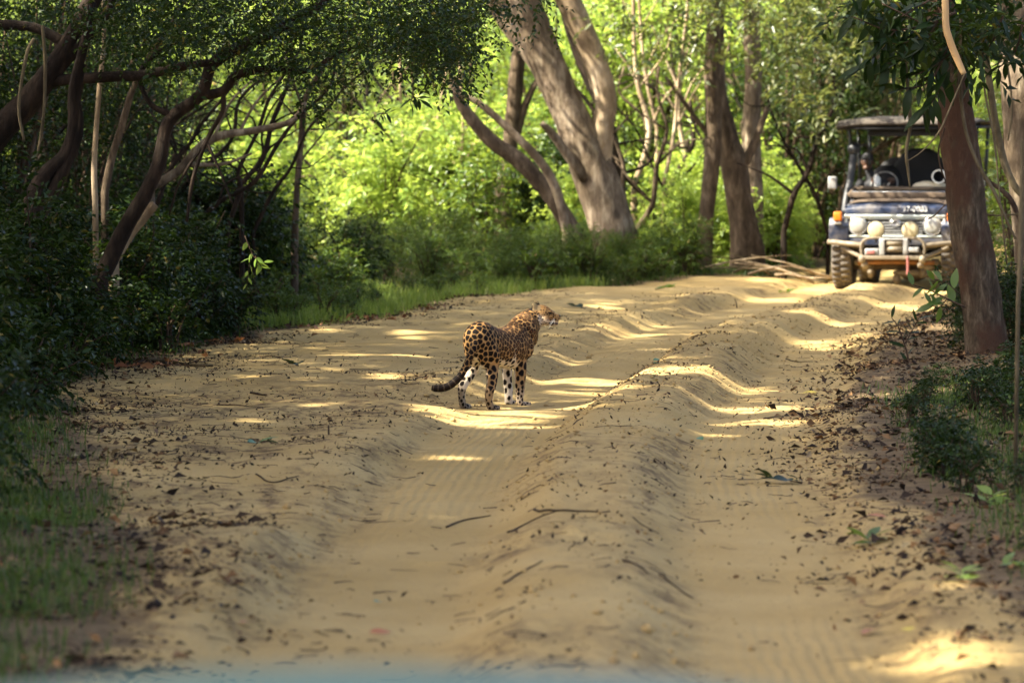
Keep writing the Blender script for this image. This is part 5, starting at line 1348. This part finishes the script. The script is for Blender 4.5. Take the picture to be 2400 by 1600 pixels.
grass_patch('grass', ground_pts(30000, -.2, 5.0, 52, 60, lambda x, y: .6 * sstep(-.2, .2, XL(y) - x) * sstep(1.6, .5, XL(y) - x)), .14, .004, 'dry thin grass below the row of three trees')
grass_patch('grass', ground_pts(80000, 1.7, 5.5, 14.5, 33, lambda x, y: sstep(.1, .9, x - XR(y)) * (.35 + .65 * clump(x, y, 1.0, 105))), .10, .0035, 'short green grass and weeds on the right verge')
grass_patch('grass', ground_pts(30000, -6.5, -1.5, 30, 43, lambda x, y: sstep(-.1, .4, XL(y) - x) * sstep(1.5, .4, XL(y) - x) * (.2 + .8 * clump(x, y, 1.1, 107))), .15, .004, 'thin dark grass at the foot of the thicket')

def flat_leaves(name, pts, L, W, mat, label, cat, tilt=.35, tints=None):
    n = len(pts); a = rng.uniform(0, 2 * math.pi, n)
    d = np.stack([np.cos(a), np.sin(a), np.abs(rng.normal(.0, tilt, n))], 1); nr = np.array([0, 0, 1.]) + rng.normal(0, tilt * 2, (n, 3))
    Ls = L * np.clip(np.exp(rng.normal(-.15, .5, n)), .3, 2.2); p = pts + np.array([0, 0, .008]) + np.stack([np.zeros(n), np.zeros(n), rng.random(n) * .012], 1)
    V, Fc, tt = leaves(p, d, nr, Ls, W / L * Ls * rng.uniform(.6, 1.3, n), (rng.random(n) ** 1.3) if tints is None else tints[:n], .3)
    o = obj(name, np_mesh(name, V, Fc, False, {'tint': tt}), M[mat]); tag(o, label, cat, kind='stuff')
bankd = lambda x, y: np.maximum(XL(y) - x, x - XR(y))
sdist = lambda x, y: (x - XC(y)) * heading(y)
flat_leaves('leaf_litter', ground_pts(130000, -6, 7, 15, 50, lambda x, y: .85 * sstep(-.7, .1, bankd(x, y)) * sstep(2.6, .9, bankd(x, y)) * (.25 + .75 * clump(x, y, 1.5, 111, .35, .6))), .040, .020, 'litter', 'brown fallen leaf litter along both banks of the track', 'leaf litter')
flat_leaves('leaf_litter', ground_pts(9000, -3.6, 3.2, 24, 47, lambda x, y: .9 * sstep(-.55, -.1, XL(y) - x) * sstep(.5, .1, XL(y) - x) * clump(x, y, 1.3, 113, .45, .6) * (y > 34)), .07, .036, 'litter_red', 'rusty red fallen leaves along the edge of the thicket', 'leaf litter')
def sand_prob(x, y):
    s = sdist(x, y); cr = np.exp(-(np.abs(s) / .45) ** 2) + .9 * np.exp(-((np.abs(s) - 1.65) / .4) ** 2) + .8 * sstep(-1.3, -.4, bankd(x, y)) + .9 * sstep(-1.4, -1.8, s) * (y < 37)
    return np.clip((.010 + .34 * cr) * (.15 + .85 * clump(x, y, 1.4, 117, .4, .62)), 0, 1) * (bankd(x, y) < .2) * sstep(56, 48, y)
flat_leaves('leaf_crumbs', ground_pts(125000, -4, 5, 15, 54, sand_prob), .020, .009, 'litter', 'dark crumbs of broken leaf scattered over the sand', 'debris', .7, rng.random(10**6) ** 1.6 * .78)
# shreds of darker humus sitting in the hollows of the ridges
def twig_field(name, pts, L, r, label):
    parts = []
    n = len(pts); a = rng.uniform(0, 2 * math.pi, n); Ls = L * rng.uniform(.35, 1.5, n)
    d = np.stack([np.cos(a), np.sin(a), np.zeros(n)], 1); sd_ = np.stack([-np.sin(a), np.cos(a), np.zeros(n)], 1)
    rr = r * rng.uniform(.6, 1.5, n); bend = rng.normal(0, .18, n)
    Vs = []
    for k, t in enumerate((-.5, 0.0, .5)):
        c = pts + d * (Ls * t)[:, None] + sd_ * (bend * Ls * (1 - 4 * t * t))[:, None]
        c[:, 2] = hgt(c[:, 0], c[:, 1]) + rr * .8 + rng.random(n) * .01
        w_ = rr * (1.0, .85, .5)[k]
        Vs += [c + sd_ * w_[:, None], c + np.array([0, 0, 1.]) * w_[:, None], c - sd_ * w_[:, None]]
    V = np.stack(Vs, 1).reshape(-1, 3); b = np.arange(n)[:, None] * 9; Fc = []
    for k in (0, 3):
        for j in range(2): Fc += [b + [k + j, k + j + 1, k + j + 4], b + [k + j, k + j + 4, k + j + 3]]
    Fc = np.concatenate(Fc, 1).reshape(-1, 3)
    o = obj(name, np_mesh(name, V, Fc), M['twig']); tag(o, label, 'twigs', kind='stuff')
twig_field('twig_litter', ground_pts(16000, -4, 5, 15, 52, lambda x, y: np.clip(sand_prob(x, y) * .9 + .12 * (x < XL(y) + 1.6), 0, 1)),   .11, .0042, 'thin dark twigs strewn over the sand')
twig_field('twig_litter', ground_pts(5000, -6, 6, 17, 48, lambda x, y: .4 * sstep(-.4, .2, bankd(x, y)) * sstep(1.6, .6, bankd(x, y))), .14, .005, 'dry twigs lying in the bank litter')
# single sticks one can point at
STICKS = [([(935, 1262), (985, 1285), (1060, 1287), (1140, 1280)], .0, 0, '')]
STICKS = [([(1252, 1243), (1290, 1256), (1340, 1260), (1430, 1262)], .011, 'dark bent stick lying across the central ridge'),
          ([(1190, 1285), (1240, 1268), (1300, 1262)], .009, 'short dark stick touching the bent one on the central ridge'),
          ([(1046, 1240), (1085, 1222), (1150, 1212)], .009, 'curved twig on the left flank of the central ridge'),
          ([(345, 888), (420, 893), (498, 900)], .032, 'thick pale branch lying at the edge of the thicket litter'),
          ([(1150, 790), (1150, 790)], 0, ''), ([(508, 974), (560, 976), (585, 982)], .010, 'dark crooked stick on the littered left shoulder'),
          ([(588, 953), (625, 958)], .014, 'stubby brown stick on the littered left shoulder'), ([(600, 1150), (640, 1165), (700, 1150)], .008, 'wavy dark twig in the hollow of the left shoulder'),
          ([(1180, 1412), (1230, 1392), (1270, 1380)], .008, 'thin twig at the near end of the central ridge'), ([(1460, 1375), (1490, 1385), (1520, 1400)], .009, 'dark twig angled down the right side of the ridge'),
          ([(1545, 1385), (1600, 1405), (1625, 1412)], .007, 'thin straight twig beside the right rut'), ([(1905, 1018), (1918, 1030), (1935, 1045), (1985, 1040)], .009, 'branched dark twig at the right litter edge'),
          ([(1842, 842), (1865, 848), (1905, 847)], .008, 'fine curved twig in the right rut'), ([(1790, 985), (1815, 979), (1835, 975)], .008, 'thin twig lying in the right tyre track'),
          ([(2110, 1030), (2040, 940), (2020, 915)], .010, 'long dry twig slanting through the right litter'), ([(820, 905), (850, 900), (890, 898)], .007, 'thin twig on the sand left of the cat')]
for pxs, r, lab in STICKS:
    if not lab: continue
    q = np.array([list(G(*p)) for p in pxs]); p = catmull(np.column_stack([q, hgt(q[:, 0], q[:, 1])]), 6) if len(q) > 2 else np.column_stack([np.linspace(q[0], q[1], 6), np.zeros(6)])
    p[:, 2] = hgt(p[:, 0], p[:, 1]) + r * .7; p[:, 2] = np.maximum(p[:, 2], p[:, 2].mean() - .02)
    o0 = p[0].copy(); r = r * .66; p[:, 2] -= r * .3; V, Fc = tube(p, r * np.linspace(1, .5, len(p)), 6, .12)
    tag(obj('stick', np_mesh('stick', local(V, o0), Fc, True), M['vine' if r > .02 else 'twig']), lab, 'stick').location = o0
for (bx, by, tx, ty, lab) in [(768, 1062, 770, 1020, 'small stick standing upright in the left sand shoulder'), (1960, 1080, 1962, 1050, 'small dark stub sticking up at the right litter edge'), (1728, 722, 1722, 700, 'thin stick standing in the sand near the far ridge'), (2035, 870, 2042, 838, 'thin stick standing in the sand below the sapling')]:
    g = G(bx, by); z = hz(*g); tpz = P(tx, ty, g[1]); p = np.array([[g[0], g[1], z - .05], [(g[0] + tpz[0]) / 2 + .004, g[1], (z + tpz[2]) / 2], [tpz[0], g[1], max(tpz[2], z + .06)]])
    o0 = np.array([g[0], g[1], z]); V, Fc = tube(catmull(p, 4), np.linspace(.009, .005, 9), 6, .08); tag(obj('stick', np_mesh('stick', local(V, o0), Fc, True), M['twig']), lab, 'stick').location = o0
def sprig(px_, py_, key, L, n, lab, name='leaf_sprig', cat='sprig'):
    g = G(px_, py_); o0 = np.array([g[0], g[1], hz(*g)]); e = empty(name, o0); tag(e, lab, cat)
    a = rng.uniform(0, 6.28); d0 = np.array([math.cos(a), math.sin(a) , .12])
    V, Fc = tube(np.array([[0, 0, .006], d0 * L * .8 + [0, 0, .015], d0 * L * 1.6 + [0, 0, .01]]), [.004, .003, .002], 5); obj('stem', np_mesh('stem', V, Fc, True), M['twig'], e)
    for i in range(n):
        lf = link(bpy.data.objects.new('leaf', BLADE[key]), e); s = L * rng.uniform(.7, 1.1); lf.scale = (s, s * 1.3, s); lf.location = d0 * L * 1.5 * (i / n) + [0, 0, .015]
        b_ = a + (1 if i % 2 else -1) * rng.uniform(.5, 1.2); lf.rotation_euler = orient((math.cos(b_), math.sin(b_), rng.uniform(.05, .6)), (rng.normal(0, .4), rng.normal(0, .4), 1))
sprig(1880, 1132, 'leaf_dark', .15, 8, 'dark green leaf sprig fallen in the right tyre track')
sprig(2040, 1295, 'leaf_mid', .14, 9, 'broken green sprig lying at the near right litter')
sprig(1535, 702, 'leaf_mid', .16, 6, 'green sprig sprouting on the far sand near the bend')
sprig(1372, 748, 'leaf_dark', .14, 6, 'small weed tuft on the sand beyond the cat')
sprig(700, 897, 'leaf_dark', .12, 6, 'dark green sprig on the sand left of the cat')
sprig(600, 1082, 'leaf_green', .12, 4, 'green leaf pair in the hollow of the left shoulder')
sprig(1830, 690, 'leaf_mid', .14, 6, 'green sprig on the sand in front of the row of trees')
sprig(2310, 1215, 'leaf_bright', .17, 6, 'bright green young leaves on the right verge')
sprig(2340, 1370, 'leaf_bright', .15, 8, 'sunlit green leaves at the near right verge corner')
sprig(2250, 1420, 'leaf_bright', .13, 6, 'sunlit small green weed beside the near right sand')
def fallen(px_, py_, key, L, lab):
    g = G(px_, py_); o = link(bpy.data.objects.new('fallen_leaf', BLADE[key])); o.location = (g[0], g[1], hz(*g) + .018); o.scale = (L, L * 1.5, L)
    a = rng.uniform(0, 6.28); o.rotation_euler = orient((math.cos(a), math.sin(a), .1), (rng.normal(0, .25), -.35, 1)); tag(o, lab, 'leaf')
for q in [(1531, 906, 'leaf_green', .12, 'green fallen leaf on the sunny central ridge'), (1546, 893, 'leaf_green', .10, 'smaller green fallen leaf behind another on the sunny ridge'), (1530, 945, 'leaf_yellow', .11, 'yellow fallen leaf on the sunny central ridge'),
          (1635, 1030, 'leaf_green', .11, 'green fallen leaf beside the right tread prints'), (1915, 923, 'leaf_yellow', .12, 'yellowed leaf in the right rut'), (2110, 1497, 'leaf_yellow', .10, 'bright yellow leaf in the near right sand'),
          (2050, 1486, 'leaf_orange', .13, 'brown leaf beside the bright yellow one'), (865, 1488, 'leaf_orange', .10, 'brown leaf in the near left rut'), (565, 1492, 'leaf_orange', .10, 'small brown leaf on the near left sand'),
          (612, 974, 'leaf_yellow', .13, 'yellow leaf on the littered left shoulder'), (466, 848, 'leaf_orange', .22, 'large tan leaf at the thicket edge'), (880, 1418, 'leaf_green', .08, 'tiny green leaf in the near left rut'),
          (2030, 1235, 'leaf_orange', .12, 'tan leaf lying on the right shoulder'), (1275, 790, 'leaf_orange', .10, 'brown curled leaf on the sand right of the cat'), (1690, 905, 'leaf_orange', .09, 'small brown leaf in the right rut')]: fallen(*q)
# brush heap at the foot of the three trees
for i in range(16):
    a = P(1760 + rng.uniform(-30, 140), 0, 57)[0], 57.2 + rng.uniform(-.9, .9); L_ = rng.uniform(.5, 1.3); an = rng.uniform(-.5, .5) + (math.pi if rng.random() < .5 else 0)
    p = np.array([[a[0] + math.cos(an) * L_ * t, a[1] + math.sin(an) * L_ * t, 0] for t in np.linspace(-.5, .5, 6)]); p[:, 2] = hgt(p[:, 0], p[:, 1]) + .04 + np.linspace(0, rng.uniform(.0, .3), 6) + .04 * np.sin(np.linspace(0, 3, 6)); o0 = p[0].copy()
    V, Fc = tube(p, np.linspace(.016, .006, 6), 6, .1); tag(obj('dead_branch', np_mesh('dead_branch', local(V, o0), Fc, True), M['bark_pale' if i % 2 else 'vine']), 'bare dead branch in the brush heap by the row of three trees', 'branch', 'dead branches of the brush heap').location = o0

for i in range(34):
    y = U(43.5, 53); x = XL(y) - .1 - 1.3 * U()
    bush('strip_weed', 'low_weed', x, y, U(.3, .75), 'leafy tuft in the bright grass strip', 'weed', 'weeds in the bright grass strip', lo=.45, hi=.6)

# clods of sand broken from the ridge edges
def clods():
    def pr(x, y):
        s = np.abs(sdist(x, y)); return np.clip(np.exp(-((s - .38) / .2) ** 2) + .8 * np.exp(-((s - 1.38) / .22) ** 2) + .4 * np.exp(-(s / .3) ** 2) + .04, 0, 1) * (bankd(x, y) < .1) * (.1 + .9 * clump(x, y, 1.3, 131, .4, .65)) * sstep(54, 44, y)
    pts = ground_pts(26000, -3.5, 5.5, 15, 54, pr); n = len(pts); r = .007 * np.exp(rng.normal(0, .55, n)); r = np.clip(r, .003, .03)
    o8 = np.array([[1, 0, 0], [0, 1, 0], [-1, 0, 0], [0, -1, 0], [0, 0, .8], [0, 0, -.6]], float)
    V = pts[:, None, :] + o8[None] * r[:, None, None] * rng.uniform(.6, 1.4, (n, 6, 1)) + np.array([0, 0, 1.]) * (r * .3)[:, None, None]
    f8 = np.array([[0, 1, 4], [1, 2, 4], [2, 3, 4], [3, 0, 4], [1, 0, 5], [2, 1, 5], [3, 2, 5], [0, 3, 5]]); Fc = (np.arange(n)[:, None, None] * 6 + f8[None]).reshape(-1, 3)
    m = plain('sand_clod', (.44, .31, .125), .95, 0, (.34, .23, .095), 3, .4, .6, .1)
    tag(obj('sand_clods', np_mesh('sand_clods', V.reshape(-1, 3), Fc, True), m), 'small crumbled sand clods along the broken ridge edges', 'clods', kind='stuff')
clods()
